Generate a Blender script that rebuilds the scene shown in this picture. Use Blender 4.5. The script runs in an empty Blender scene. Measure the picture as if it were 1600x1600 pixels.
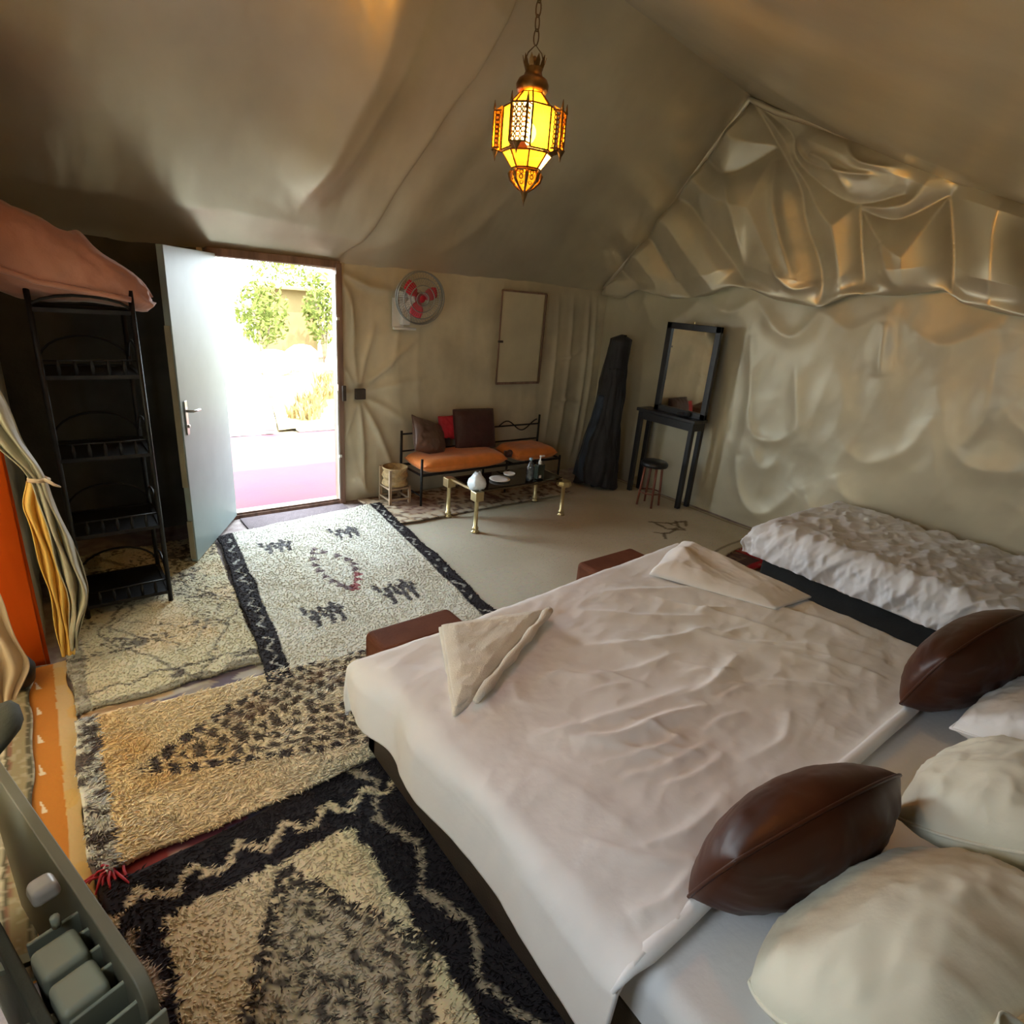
import bpy, bmesh, math, random
import numpy as np
from mathutils import Vector, Matrix

random.seed(7); np.random.seed(7)
sc = bpy.context.scene
PI = math.pi
# ------------------------------------------------------------------ camera
CH = 1.75
yaw, pitch, roll = math.radians(-39.57), math.radians(20.05), math.radians(4.957)
fwd = Vector((-math.sin(yaw)*math.cos(pitch), math.cos(yaw)*math.cos(pitch), -math.sin(pitch)))
right = Vector((math.cos(yaw), math.sin(yaw), 0)); up = right.cross(fwd)
r2 = right*math.cos(roll) + up*math.sin(roll); u2 = -right*math.sin(roll) + up*math.cos(roll)
cd = bpy.data.cameras.new('camera'); cam = bpy.data.objects.new('camera', cd); sc.collection.objects.link(cam)
cam.matrix_world = Matrix(((r2.x, u2.x, -fwd.x, 0), (r2.y, u2.y, -fwd.y, 0), (r2.z, u2.z, -fwd.z, CH), (0, 0, 0, 1)))
cd.sensor_width = 36; cd.lens = 36*917.27/1600; cd.clip_start = 0.02; cd.clip_end = 300
sc.camera = cam
# ------------------------------------------------------------------ light and exposure
sc.view_settings.view_transform = 'Standard'; sc.view_settings.look = 'None'
sc.view_settings.gamma = 1; sc.view_settings.use_curve_mapping = False
sc.view_settings.exposure = 0.88
w = bpy.data.worlds.new('world'); sc.world = w; w.use_nodes = True
w.node_tree.nodes['Background'].inputs[0].default_value = (0.80, 0.92, 1.0, 1)
w.node_tree.nodes['Background'].inputs[1].default_value = 9.5
sd = bpy.data.lights.new('sun', 'SUN'); sun = bpy.data.objects.new('sun', sd); sc.collection.objects.link(sun)
sd.energy = 7; sd.angle = 0.01; sd.color = (1, .95, .86)
sun.rotation_euler = Vector((-0.25, 0.55, -1.0)).to_track_quat('-Z', 'Y').to_euler()
def portal(name, loc, aim, sx, sy):
    d = bpy.data.lights.new(name, 'AREA'); d.shape = 'RECTANGLE'; d.size = sx; d.size_y = sy
    d.cycles.is_portal = True
    o = bpy.data.objects.new(name, d); sc.collection.objects.link(o); o.location = loc
    o.rotation_euler = Vector(aim).to_track_quat('-Z', 'Z').to_euler()
portal('doorway_portal', (1.42, 4.62, .93), (0, -1, 0), .86, 1.86)
portal('added_window_portal', (-.44, .60, 1.415), (1, 0, 0), .60, .53)  # samples sky light through the added window beside the camera
sc.cycles.use_denoising = True
try: sc.cycles.denoiser = 'OPENIMAGEDENOISE'
except Exception: pass
sc.cycles.max_bounces = 10; sc.cycles.diffuse_bounces = 6; sc.cycles.sample_clamp_indirect = 6
sc.cycles.caustics_reflective = False; sc.cycles.caustics_refractive = False

# ------------------------------------------------------------------ helpers
def wloc(o):
    v = Vector((0, 0, 0))
    while o is not None: v += o.location; o = o.parent
    return v
def tag(o, label=None, cat=None, group=None, kind=None):
    if label: o['label'] = label
    if cat: o['category'] = cat
    if group: o['group'] = group
    if kind: o['kind'] = kind
    return o
def thing(name, label, cat, loc, group=None):
    o = bpy.data.objects.new(name, None); sc.collection.objects.link(o); o.location = loc
    o.empty_display_size = .1
    return tag(o, label, cat, group)
def mesh_np(name, V, F4=None, F3=None, mat=None, parent=None, smooth=True, col=None, origin=None):
    """V (n,3) world coordinates; F4 (m,4), F3 (k,3)"""
    V = np.asarray(V, dtype=np.float64).reshape(-1, 3)
    org = wloc(parent) if parent is not None else (Vector(origin) if origin is not None else Vector(V.mean(0)))
    me = bpy.data.meshes.new(name)
    L = V - np.array(org)
    n4 = 0 if F4 is None else len(F4); n3 = 0 if F3 is None else len(F3)
    idx = np.concatenate([np.asarray(F4, np.int32).ravel() if n4 else np.zeros(0, np.int32), np.asarray(F3, np.int32).ravel() if n3 else np.zeros(0, np.int32)])
    tot = np.concatenate([np.full(n4, 4, np.int32), np.full(n3, 3, np.int32)])
    st = np.concatenate([[0], np.cumsum(tot)[:-1]]).astype(np.int32)
    me.vertices.add(len(L)); me.vertices.foreach_set('co', L.ravel())
    me.loops.add(len(idx)); me.loops.foreach_set('vertex_index', idx)
    me.polygons.add(len(tot)); me.polygons.foreach_set('loop_start', st)
    try: me.polygons.foreach_set('loop_total', tot)
    except Exception: pass
    me.update(calc_edges=True); me.validate()
    if smooth: me.polygons.foreach_set('use_smooth', np.ones(len(me.polygons), bool))
    if col is not None:
        ca = me.color_attributes.new('Col', 'FLOAT_COLOR', 'POINT')
        c = np.ones((len(L), 4)); c[:, :3] = col; ca.data.foreach_set('color', c.ravel())
    if mat: me.materials.append(mat)
    o = bpy.data.objects.new(name, me); sc.collection.objects.link(o)
    if parent is not None: o.parent = parent
    else: o.location = org
    return o
def grid_obj(name, P, mat, parent=None, closed=False, thick=0, **k):
    """P (ny,nx,3)"""
    ny, nx = P.shape[:2]
    i = np.arange(ny*nx).reshape(ny, nx)
    F = np.stack([i[:-1, :-1], i[:-1, 1:], i[1:, 1:], i[1:, :-1]], -1).reshape(-1, 4)
    if closed: F = np.concatenate([F, np.stack([i[:-1, -1], i[:-1, 0], i[1:, 0], i[1:, -1]], -1)])
    o = mesh_np(name, P.reshape(-1, 3), F, None, mat, parent, **k)
    if thick:
        m = o.modifiers.new('thickness', 'SOLIDIFY'); m.thickness = abs(thick); m.offset = -1 if thick > 0 else 1
    return o

class MB:
    def __init__(s): s.v = []; s.f = []
    def add(s, vs, fs):
        b = len(s.v); s.v += [tuple(v) for v in vs]; s.f += [tuple(b+i for i in f) for f in fs]; return s
    def box(s, c, d, R=None, taper=1.0):
        x, y, z = d[0]/2, d[1]/2, d[2]/2; vs = []
        for sz in (-1, 1):
            t = taper if sz > 0 else 1
            for sx, sy in ((-1, -1), (1, -1), (1, 1), (-1, 1)):
                p = Vector((sx*x*t, sy*y*t, sz*z))
                if R is not None: p = R @ p
                vs.append(p + Vector(c))
        return s.add(vs, [(3, 2, 1, 0), (4, 5, 6, 7), (0, 1, 5, 4), (1, 2, 6, 5), (2, 3, 7, 6), (3, 0, 4, 7)])
    def bar(s, a, b, w, h=None):
        a, b = Vector(a), Vector(b); d = b-a
        R = d.to_track_quat('Z', 'Y').to_matrix() if d.length > 1e-6 else Matrix.Identity(3)
        return s.box((a+b)/2, (w, h or w, d.length), R)
    def tube(s, pts, r, n=8, cap=True):
        pts = [Vector(p) for p in pts]; N = len(pts); rs = r if isinstance(r, (list, tuple)) else [r]*N
        vs = []; prev = None
        for i, p in enumerate(pts):
            t = (pts[min(i+1, N-1)] - pts[max(i-1, 0)]).normalized()
            if prev is None:
                a = Vector((0, 0, 1)) if abs(t.z) < .9 else Vector((1, 0, 0)); u = t.cross(a).normalized()
            else:
                u = (prev - t*prev.dot(t)).normalized()
            prev = u; v = t.cross(u)
            vs += [p + (u*math.cos(2*PI*k/n) + v*math.sin(2*PI*k/n))*rs[i] for k in range(n)]
        fs = [(i*n+k, i*n+(k+1) % n, (i+1)*n+(k+1) % n, (i+1)*n+k) for i in range(N-1) for k in range(n)]
        if cap: fs += [tuple(range(n))[::-1], tuple((N-1)*n+k for k in range(n))]
        return s.add(vs, fs)
    def lathe(s, prof, c=(0, 0, 0), n=24, a0=0, ax=None, wob=None):
        vs = []
        for r, z in prof:
            for k in range(n):
                a = a0+2*PI*k/n; rr = r*(wob(a, z) if wob else 1)
                p = Vector((rr*math.cos(a), rr*math.sin(a), z))
                if ax is not None: p = ax @ p
                vs.append(p+Vector(c))
        N = len(prof)
        fs = [(i*n+k, i*n+(k+1) % n, (i+1)*n+(k+1) % n, (i+1)*n+k) for i in range(N-1) for k in range(n)]
        fs += [tuple(range(n))[::-1], tuple((N-1)*n+k for k in range(n))]
        return s.add(vs, fs)
    def ball(s, c, r, n=12, sq=(1, 1, 1)):
        m = n//2; prof = [(max(1e-4, math.sin(PI*i/m)), -math.cos(PI*i/m)) for i in range(m+1)]
        b = len(s.v); s.lathe(prof, (0, 0, 0), n)
        for i in range(b, len(s.v)):
            v = s.v[i]; s.v[i] = (c[0]+v[0]*r*sq[0], c[1]+v[1]*r*sq[1], c[2]+v[2]*r*sq[2])
        return s
    def build(s, name, mat, parent=None, smooth=False, bevel=0, seg=2, sub=0, origin=None):
        V = np.array([tuple(v) for v in s.v], float)
        if parent is not None: org = wloc(parent)
        elif origin is not None: org = Vector(origin)
        else: org = Vector(((V[:, 0].min()+V[:, 0].max())/2, (V[:, 1].min()+V[:, 1].max())/2, V[:, 2].min()))
        me = bpy.data.meshes.new(name); me.from_pydata((V-np.array(org)).tolist(), [], s.f); me.update()
        me.materials.append(mat)
        if smooth: me.polygons.foreach_set('use_smooth', np.ones(len(me.polygons), bool))
        o = bpy.data.objects.new(name, me); sc.collection.objects.link(o)
        if parent is not None: o.parent = parent
        else: o.location = org
        if bevel:
            m = o.modifiers.new('bevel', 'BEVEL'); m.width = bevel; m.segments = seg; m.limit_method = 'ANGLE'; m.angle_limit = .6
            if not smooth: me.polygons.foreach_set('use_smooth', np.ones(len(me.polygons), bool)); m.harden_normals = True
        if sub:
            m = o.modifiers.new('subdivision', 'SUBSURF'); m.levels = sub; m.render_levels = sub
        return o
def roundbox(name, lo, hi, mat, parent=None, bevel=.01, seg=3, **k):
    return MB().box([(a+b)/2 for a, b in zip(lo, hi)], [b-a for a, b in zip(lo, hi)]).build(name, mat, parent, bevel=bevel, seg=seg, **k)

# numpy noise
def _h(ix, iy, seed):
    n = (ix.astype(np.int64)*374761393 + iy.astype(np.int64)*668265263 + seed*1442695041) & 0xffffffff
    n = ((n ^ (n >> 13))*1274126177) & 0xffffffff
    n = n ^ (n >> 16)
    return (n & 0xffff)/65535.0*2-1
def vn(x, y, seed=0):
    x = np.asarray(x, float); y = np.asarray(y, float)
    ix, iy = np.floor(x), np.floor(y); fx, fy = x-ix, y-iy
    fx = fx*fx*fx*(fx*(fx*6-15)+10); fy = fy*fy*fy*(fy*(fy*6-15)+10)
    a = _h(ix, iy, seed); b = _h(ix+1, iy, seed); c = _h(ix, iy+1, seed); d = _h(ix+1, iy+1, seed)
    return (a*(1-fx)+b*fx)*(1-fy)+(c*(1-fx)+d*fx)*fy
def fbm(x, y, seed=0, o=4, g=.5):
    s = 0; a = 1; t = 0
    for i in range(o): s = s+a*vn(x*2**i, y*2**i, seed+i*17); t += a; a *= g
    return s/t
def ridge(x, y, seed=0, o=3, g=.5):
    s = 0; a = 1; t = 0
    for i in range(o): s = s+a*(1-np.abs(vn(x*2**i, y*2**i, seed+i*31))*2); t += a; a *= g
    return s/t
def pdist(x, y, pts):
    """distance to polyline and signed side of nearest segment (positive to the left of travel)"""
    best = np.full(np.shape(x), 1e9); sg = np.zeros(np.shape(x)); tt = np.zeros(np.shape(x)); n = len(pts)-1
    for k, ((ax, ay), (bx, by)) in enumerate(zip(pts[:-1], pts[1:])):
        dx, dy = bx-ax, by-ay; l2 = dx*dx+dy*dy+1e-12
        t = np.clip(((x-ax)*dx+(y-ay)*dy)/l2, 0, 1)
        d = np.hypot(x-(ax+t*dx), y-(ay+t*dy)); s = np.sign(dx*(y-ay)-dy*(x-ax))
        m = d < best; best = np.where(m, d, best); sg = np.where(m, s, sg); tt = np.where(m, (k+t)/n, tt)
    return best, sg, tt
def curve(pts, n=24):
    """smooth Catmull-Rom through 2D points"""
    P = [pts[0]]+list(pts)+[pts[-1]]; out = []
    for i in range(1, len(P)-2):
        for t in np.linspace(0, 1, max(2, n//(len(pts)-1)), endpoint=False):
            p0, p1, p2, p3 = [np.array(q, float) for q in P[i-1:i+3]]
            out.append(tuple(.5*((2*p1)+(-p0+p2)*t+(2*p0-5*p1+4*p2-p3)*t*t+(-p0+3*p1-3*p2+p3)*t**3)))
    out.append(tuple(map(float, pts[-1]))); return out
def fold(x, y, pts, amp, wd, taper=True, side=0.0):
    d, s, t = pdist(x, y, curve(pts, 16)); e = np.exp(-(d/wd)**1.5)
    if side: e = np.where(s > 0, e, np.exp(-(d/(wd*side))**1.5))
    if taper: e = e*np.sqrt(np.clip(np.sin(PI*np.clip(t, .02, .98)), 0, 1))
    return amp*e

# ------------------------------------------------------------------ materials
def mk(name, col, rough=.6, metal=0., var=.12, scale=6., bump=0., bscale=60., sheen=0., spec=.5, col2=None, stretch=(1, 1, 1), aniso=0, fac_lo=.35, fac_hi=.65, coat=0):
    m = bpy.data.materials.new(name); m.use_nodes = True; nt = m.node_tree; N = nt.nodes; L = nt.links
    b = N['Principled BSDF']; b.inputs['Roughness'].default_value = rough; b.inputs['Metallic'].default_value = metal
    b.inputs['Specular IOR Level'].default_value = spec
    if sheen: b.inputs['Sheen Weight'].default_value = sheen; b.inputs['Sheen Roughness'].default_value = .4
    if coat: b.inputs['Coat Weight'].default_value = coat
    tc = N.new('ShaderNodeTexCoord'); mp = N.new('ShaderNodeMapping'); mp.inputs['Scale'].default_value = stretch
    L.new(tc.outputs['Object'], mp.inputs[0])
    n = N.new('ShaderNodeTexNoise'); n.inputs['Scale'].default_value = scale; n.inputs['Detail'].default_value = 5
    L.new(mp.outputs[0], n.inputs['Vector'])
    r = N.new('ShaderNodeValToRGB'); r.color_ramp.elements[0].position = fac_lo; r.color_ramp.elements[1].position = fac_hi
    c2 = col2 if col2 else tuple(min(1, c*(1+var)) for c in col); c1 = col if col2 else tuple(c*(1-var) for c in col)
    r.color_ramp.elements[0].color = (*c1, 1); r.color_ramp.elements[1].color = (*c2, 1)
    L.new(n.outputs['Fac'], r.inputs[0]); L.new(r.outputs[0], b.inputs['Base Color'])
    if bump:
        n2 = N.new('ShaderNodeTexNoise'); n2.inputs['Scale'].default_value = bscale; n2.inputs['Detail'].default_value = 4
        L.new(mp.outputs[0], n2.inputs['Vector'])
        bp = N.new('ShaderNodeBump'); bp.inputs['Strength'].default_value = bump; bp.inputs['Distance'].default_value = .01
        L.new(n2.outputs['Fac'], bp.inputs['Height']); L.new(bp.outputs[0], b.inputs['Normal'])
    return m
def vcol_mat(name, rough=.9, sheen=.3):
    m = bpy.data.materials.new(name); m.use_nodes = True; nt = m.node_tree
    b = nt.nodes['Principled BSDF']; b.inputs['Roughness'].default_value = rough; b.inputs['Specular IOR Level'].default_value = .15
    b.inputs['Sheen Weight'].default_value = 0
    a = nt.nodes.new('ShaderNodeVertexColor'); a.layer_name = 'Col'
    n = nt.nodes.new('ShaderNodeTexNoise'); n.inputs['Scale'].default_value = 90
    mx = nt.nodes.new('ShaderNodeMix'); mx.data_type = 'RGBA'; mx.blend_type = 'MULTIPLY'; mx.inputs[0].default_value = .25
    nt.links.new(a.outputs[0], mx.inputs[6]); nt.links.new(n.outputs['Color'], mx.inputs[7])
    nt.links.new(mx.outputs[2], b.inputs['Base Color'])
    return m
M = {}
M['satin'] = mk('tent_satin', (.64, .59, .47), .29, .48, .10, 1.6, .05, 25, spec=.5)
M['satin_wall'] = mk('wall_satin', (.60, .56, .42), .40, .22, .12, 1.3, .06, 22)
M['satin_back'] = mk('back_wall_cloth', (.62, .56, .41), .55, .08, .16, 2.2, .08, 20)
M['satin_gable'] = mk('gable_satin', (.66, .62, .49), .33, .42, .10, 2.0, .05, 18)
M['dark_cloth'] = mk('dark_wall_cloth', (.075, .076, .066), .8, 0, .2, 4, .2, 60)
M['olive_cloth'] = mk('olive_wall_cloth', (.50, .48, .37), .7, 0, .2, 3, .15, 50)
M['ground_mat'] = mk('woven_ground_mat', (.26, .20, .20), .85, 0, .2, 14, .3, 120, col2=(.42, .36, .34))
M['brown_wood'] = mk('brown_timber', (.23, .14, .10), .55, 0, .3, 5, .2, 50, stretch=(4, 4, .6))
M['door_paint'] = mk('pale_door_paint', (.27, .34, .335), .45, 0, .06, 4, .05, 30)
M['door_edge'] = mk('door_edge', (.30, .27, .19), .6)
M['steel'] = mk('steel', (.45, .44, .42), .3, .9, .1)
M['black_iron'] = mk('black_iron', (.012, .012, .013), .45, .4, .3, 20, .1, 90)
M['black_wood'] = mk('black_painted_wood', (.014, .014, .015), .35, 0, .3, 8, .1, 60)
M['sheet'] = mk('white_cotton', (.80, .79, .79), .75, 0, .03, 3, .12, 40, sheen=.15, spec=.3)
M['sheet2'] = mk('crisp_white_cotton', (.84, .84, .86), .7, 0, .02, 3, .12, 50, sheen=.1, spec=.3)
M['pillow'] = mk('cream_cotton', (.80, .79, .66), .75, 0, .03, 3, .15, 40, sheen=.15, spec=.3)
M['towel'] = mk('cream_towel', (.72, .66, .55), .95, 0, .06, 9, .5, 220, sheen=.4, spec=.1)
M['brown_satin'] = mk('brown_satin', (.055, .014, .0045), .42, .05, .25, 4, .06, 25, spec=.35)
M['bed_leather'] = mk('dark_brown_leatherette', (.045, .034, .024), .5, 0, .2, 10, .15, 120)
M['dark_base'] = mk('charcoal_bed_base', (.02, .02, .018), .75, 0, .2, 10, .2, 120)
M['brown_velvet'] = mk('brown_velvet', (.13, .045, .022), .8, 0, .15, 8, .2, 100, spec=.15)
M['brass'] = mk('brass', (.66, .56, .32), .28, .95, .12, 12)
M['dark_brass'] = mk('dark_brass', (.20, .12, .05), .4, .9, .25, 30)
M['orange'] = mk('orange_cushion_cloth', (.80, .25, .05), .6, 0, .12, 8, .2, 70, sheen=.3)
M['maroon'] = mk('maroon_cloth', (.055, .018, .016), .6, 0, .2, 8, .2, 80, sheen=.3)
M['greybrown'] = mk('grey_brown_satin', (.16, .10, .08), .35, .2, .15, 6, .05, 40)
M['redcloth'] = mk('red_cloth', (.50, .02, .04), .6, 0, .15, 8)
M['black_cloth'] = mk('black_robe_cloth', (.018, .019, .022), .7, 0, .3, 6, .15, 40, sheen=.15)
M['navy_cloth'] = mk('navy_robe_cloth', (.02, .035, .06), .7, 0, .3, 6, .15, 40, sheen=.15)
M['pink'] = mk('pink_blanket_cloth', (.52, .25, .19), .85, 0, .08, 5, .2, 60, sheen=.5)
M['plastic_white'] = mk('white_plastic', (.75, .75, .72), .4)
M['fan_red'] = mk('red_plastic', (.62, .02, .06), .3, coat=.3)
M['cage'] = mk('grey_wire', (.30, .32, .31), .35, .6)
M['junction'] = mk('dark_switch_plastic', (.06, .045, .035), .5)
M['hatch'] = mk('hatch_board', (.62, .56, .40), .55, .05, .08, 3)
M['wicker'] = mk('woven_wicker', (.46, .33, .16), .7, 0, .25, 30, .5, 150)
M['stand_wood'] = mk('whitewashed_wood', (.40, .30, .20), .6, 0, .2, 12, .1, 60)
M['bottle_dark'] = mk('dark_bottle', (.02, .03, .02), .2)
M['plate'] = mk('pale_ceramic', (.7, .66, .6), .3)
M['olive_metal'] = mk('olive_grey_painted_metal', (.13, .12, .08), .5, .0, .06, 3)
M['pale_metal'] = mk('pale_green_painted_metal', (.26, .27, .20), .5, .0, .05, 3)
M['olive_dark'] = mk('dark_olive_cloth', (.045, .05, .035), .8, 0, .2, 8, .2, 80)
M['knob'] = mk('grey_knob_plastic', (.36, .33, .29), .35)
M['curtain'] = mk('grey_cream_curtain', (.46, .44, .33), .5, .08, .12, 6, .1, 40)
M['lining'] = mk('yellow_lining', (.78, .50, .12), .6, 0, .1, 5, .1, 40)
M['beige_cloth'] = mk('beige_cloth', (.62, .48, .33), .6, 0, .1, 6, .1, 40)
M['sand'] = mk('sandy_ground', (.24, .19, .12), .9, 0, .15, 2, .3, 30, spec=.03)
M['pink_floor'] = mk('red_paving', (.155, .060, .070), .8, 0, .08, 3, .2, 30, col2=(.12, .057, .074), spec=.03)
M['white_path'] = mk('white_concrete', (.42, .40, .38), .85, 0, .06, 4, .2, 40, spec=.03)
M['dry_grass'] = mk('dry_grass', (.26, .19, .08), .9, 0, .35, 8, spec=.03)
M['leaf'] = mk('yellow_green_leaf', (.13, .15, .035), .7, 0, .3, 10, spec=.03)
M['ochre_wall'] = mk('ochre_plaster', (.26, .19, .09), .9, 0, .12, 2, .2, 20, spec=.03)
M['white_wall'] = mk('whitewash', (.85, .83, .78), .9, 0, .05, 3, .2, 20, spec=.03)
M['trunk'] = mk('grey_bark', (.30, .22, .14), .9, 0, .3, 12, .4, 60)
M['mauve'] = mk('mauve_doormat', (.13, .10, .108), .95, 0, .12, 20, .5, 200)
M['carpet'] = vcol_mat('wool_pile')
M['kilim'] = vcol_mat('flat_woven_wool', .85, .1)
M['backing'] = mk('rug_backing', (.34, .28, .22), .95, 0, .2, 30, .5, 150)
M['chain'] = mk('chain_metal', (.16, .12, .07), .4, .9)
# mirror
mm = bpy.data.materials.new('mirror_glass'); mm.use_nodes = True; b = mm.node_tree.nodes['Principled BSDF']
b.inputs['Base Color'].default_value = (.82, .84, .80, 1); b.inputs['Metallic'].default_value = 1; b.inputs['Roughness'].default_value = .03; M['mirror'] = mm
# table glass / bottle
def glassmat(name, col, rough=.02, alpha=.75):
    m = bpy.data.materials.new(name); m.use_nodes = True; nt = m.node_tree; N = nt.nodes; L = nt.links
    N.remove(N['Principled BSDF']); out = [n for n in N if n.type == 'OUTPUT_MATERIAL'][0]
    t = N.new('ShaderNodeBsdfTransparent'); t.inputs[0].default_value = (*col, 1)
    g = N.new('ShaderNodeBsdfGlossy'); g.inputs['Roughness'].default_value = rough
    fr = N.new('ShaderNodeFresnel'); fr.inputs[0].default_value = 1.9
    mx = N.new('ShaderNodeMixShader'); L.new(fr.outputs[0], mx.inputs[0]); L.new(t.outputs[0], mx.inputs[1]); L.new(g.outputs[0], mx.inputs[2])
    L.new(mx.outputs[0], out.inputs[0]); return m
M['glass'] = glassmat('clear_glass', (.95, .97, .96))
M['bottle'] = glassmat('clear_plastic', (.78, .85, .9), .1)
def panemat(name, col, tr=.15):
    m = bpy.data.materials.new(name); m.use_nodes = True; nt = m.node_tree; N = nt.nodes; L = nt.links
    N.remove(N['Principled BSDF']); out = [n for n in N if n.type == 'OUTPUT_MATERIAL'][0]
    t = N.new('ShaderNodeBsdfTransparent'); t.inputs[0].default_value = (*col, 1)
    g = N.new('ShaderNodeBsdfTranslucent'); g.inputs[0].default_value = (*col, 1)
    nz = N.new('ShaderNodeTexNoise'); nz.inputs['Scale'].default_value = 40
    mr = N.new('ShaderNodeMapRange'); mr.inputs[3].default_value = tr*.7; mr.inputs[4].default_value = tr*1.3
    L.new(nz.outputs[0], mr.inputs[0])
    mx = N.new('ShaderNodeMixShader'); L.new(mr.outputs[0], mx.inputs[0]); L.new(t.outputs[0], mx.inputs[1]); L.new(g.outputs[0], mx.inputs[2])
    L.new(mx.outputs[0], out.inputs[0]); return m
M['pane_yellow'] = panemat('yellow_pane', (.75, .45, .03), .13); M['pane_orange'] = panemat('orange_pane', (.75, .20, .015), .13)
M['pane_clear'] = panemat('clear_pane', (.85, .74, .48), .13); M['pane_amber'] = panemat('amber_pane', (.75, .32, .02), .13)
mb = bpy.data.materials.new('glowing_bulb'); mb.use_nodes = True; nt = mb.node_tree; nt.nodes.remove(nt.nodes['Principled BSDF'])
em = nt.nodes.new('ShaderNodeEmission'); em.inputs[0].default_value = (1, .78, .42, 1); em.inputs[1].default_value = 16
tr = nt.nodes.new('ShaderNodeBsdfTransparent'); ad = nt.nodes.new('ShaderNodeAddShader')
nt.links.new(em.outputs[0], ad.inputs[0]); nt.links.new(tr.outputs[0], ad.inputs[1])
nt.links.new(ad.outputs[0], [n for n in nt.nodes if n.type == 'OUTPUT_MATERIAL'][0].inputs[0]); M['bulb'] = mb
# translucent cloths: added light filter of the annex, and red panel
def transl(name, col, rough, mixf):
    m = bpy.data.materials.new(name); m.use_nodes = True; nt = m.node_tree; N = nt.nodes; L = nt.links
    N.remove(N['Principled BSDF']); out = [n for n in N if n.type == 'OUTPUT_MATERIAL'][0]
    nz = N.new('ShaderNodeTexNoise'); nz.inputs['Scale'].default_value = 3
    rp = N.new('ShaderNodeValToRGB'); rp.color_ramp.elements[0].color = (*[c*.85 for c in col], 1); rp.color_ramp.elements[1].color = (*col, 1)
    L.new(nz.outputs[0], rp.inputs[0])
    a = N.new('ShaderNodeBsdfDiffuse'); t = N.new('ShaderNodeBsdfTranslucent'); L.new(rp.outputs[0], a.inputs[0]); L.new(rp.outputs[0], t.inputs[0])
    mx = N.new('ShaderNodeMixShader'); mx.inputs[0].default_value = mixf
    L.new(a.outputs[0], mx.inputs[1]); L.new(t.outputs[0], mx.inputs[2]); L.new(mx.outputs[0], out.inputs[0]); return m
M['annex'] = transl('cream_filter_cloth', (.84, .78, .64), .8, .5)  # cream tint chosen so the added annex cloths pass paler light
M['red_panel'] = transl('red_orange_cloth', (.62, .10, .012), .8, .35)

# ------------------------------------------------------------------ setting
XW, YW, YR = 4.75, 4.54, 3.2        # right wall, back wall, ridge
def zr(x): return 3.36+.1*np.clip(4.75-x, 0, 3.8)
def roof_r(x, y):
    z = zr(x); t = np.clip((y+1.3)/(YR+1.3), 0, 1); return 1.92+(z-1.92)*t**1.45
def struct(o): o['kind'] = 'structure'; return o

fl = MB().box((2.2, 1.64, -.05), (5.5, 5.96, .1)).build('floor', M['ground_mat']); struct(fl)

# left slope of the roof (towards the door), with its seam and folds
xs = np.arange(-.45, 4.86, .014); ts = np.linspace(0, 1, 130)
X, T = np.meshgrid(xs, ts); Y = 4.56-(4.56-YR)*T
Z = 1.86+(zr(X)-1.86)*T
d = np.zeros_like(X)                                      # displacement downwards into the room
SEAM = [(1.84, 4.56), (1.91, 4.43), (2.05, 4.26), (2.14, 4.05), (2.21, 3.92), (2.30, 3.73), (2.36, 3.63), (2.41, 3.54), (2.52, 3.2)]
ds, sg, tt = pdist(X, Y, curve(SEAM, 40))
sd_ = ds*sg                                              # positive = east or west
left_side = 1/(1+np.exp(-np.clip(sd_/.006, -50, 50)))
# travel is towards -y and +x: left of travel is east
d += .085*(1-left_side)*np.exp(-ds/.35) + .03*(1-left_side) + .05*left_side*np.exp(-((ds-.22)/.14)**2)
d += .06*np.sin(PI*T)*(.6+.4*np.sin(X*1.7+.6))
rampT = np.clip((T-.14)/.3, 0, 1); rampT = rampT*rampT*(3-2*rampT)
d += rampT*fold(X, Y, [(1.47, 4.33), (1.53, 4.15), (1.62, 3.96), (1.70, 3.78), (1.80, 3.58), (1.86, 3.3)], .10, .10, side=2.2)
d += rampT*fold(X, Y, [(1.58, 4.28), (1.67, 4.09), (1.83, 3.79), (1.93, 3.6), (2.0, 3.3)], .08, .09, side=2.0)
d += fold(X, Y, [(.70, 4.50), (.87, 4.13), (.98, 3.94), (1.05, 3.5)], .02, .16)
d += fold(X, Y, [(1.9, 4.5), (2.5, 4.25), (3.0, 3.8)], .03, .14)
d += fold(X, Y, [(2.24, 4.54), (2.64, 4.43), (2.95, 4.15), (3.2, 3.7)], .025, .07)
d += fold(X, Y, [(3.9, 4.5), (3.7, 4.0), (3.6, 3.4)], .03, .2)
d += .018*fbm(X*1.6, Y*1.1, 3, 3) + .004*fbm(X*9, Y*5, 8, 3)
rim = np.clip(T/.06, 0, 1)
d += .012*np.sin(X*9+2*np.sin(X*2))*(1-rim) 
Z2 = Z-d*np.clip(T*6, .25, 1)*np.clip((1-T)*8, 0, 1)
ceil_root = grid_obj('ceiling', np.stack([X, Y, Z2], -1), M['satin']); struct(ceil_root)
# right slope
xs = np.arange(-.45, 4.9, .04); ys = np.arange(-1.35, YR+.001, .04); ys[-1] = YR
X, Y = np.meshgrid(xs, ys); Z = roof_r(X, Y)
s_ = np.sin(PI*np.clip((Y+1.3)/(YR+1.3), 0, 1))
Z = Z-.05*s_*(.5+.5*np.sin(X*1.4+1))-.02*fbm(X, Y*.7, 12, 3)*s_
Z -= fold(X, Y, [(2.6, 3.1), (3.3, 2.5), (4.6, 2.1)], .05, .3)*s_ + fold(X, Y, [(3.6, 3.1), (3.9, 2.0), (4.4, .8)], .03, .25)*s_
Z = np.where(Y >= YR-.03, zr(X), Z)
rs = grid_obj('roof_slope', np.stack([X, Y, Z], -1), M['satin'], ceil_root)
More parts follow.
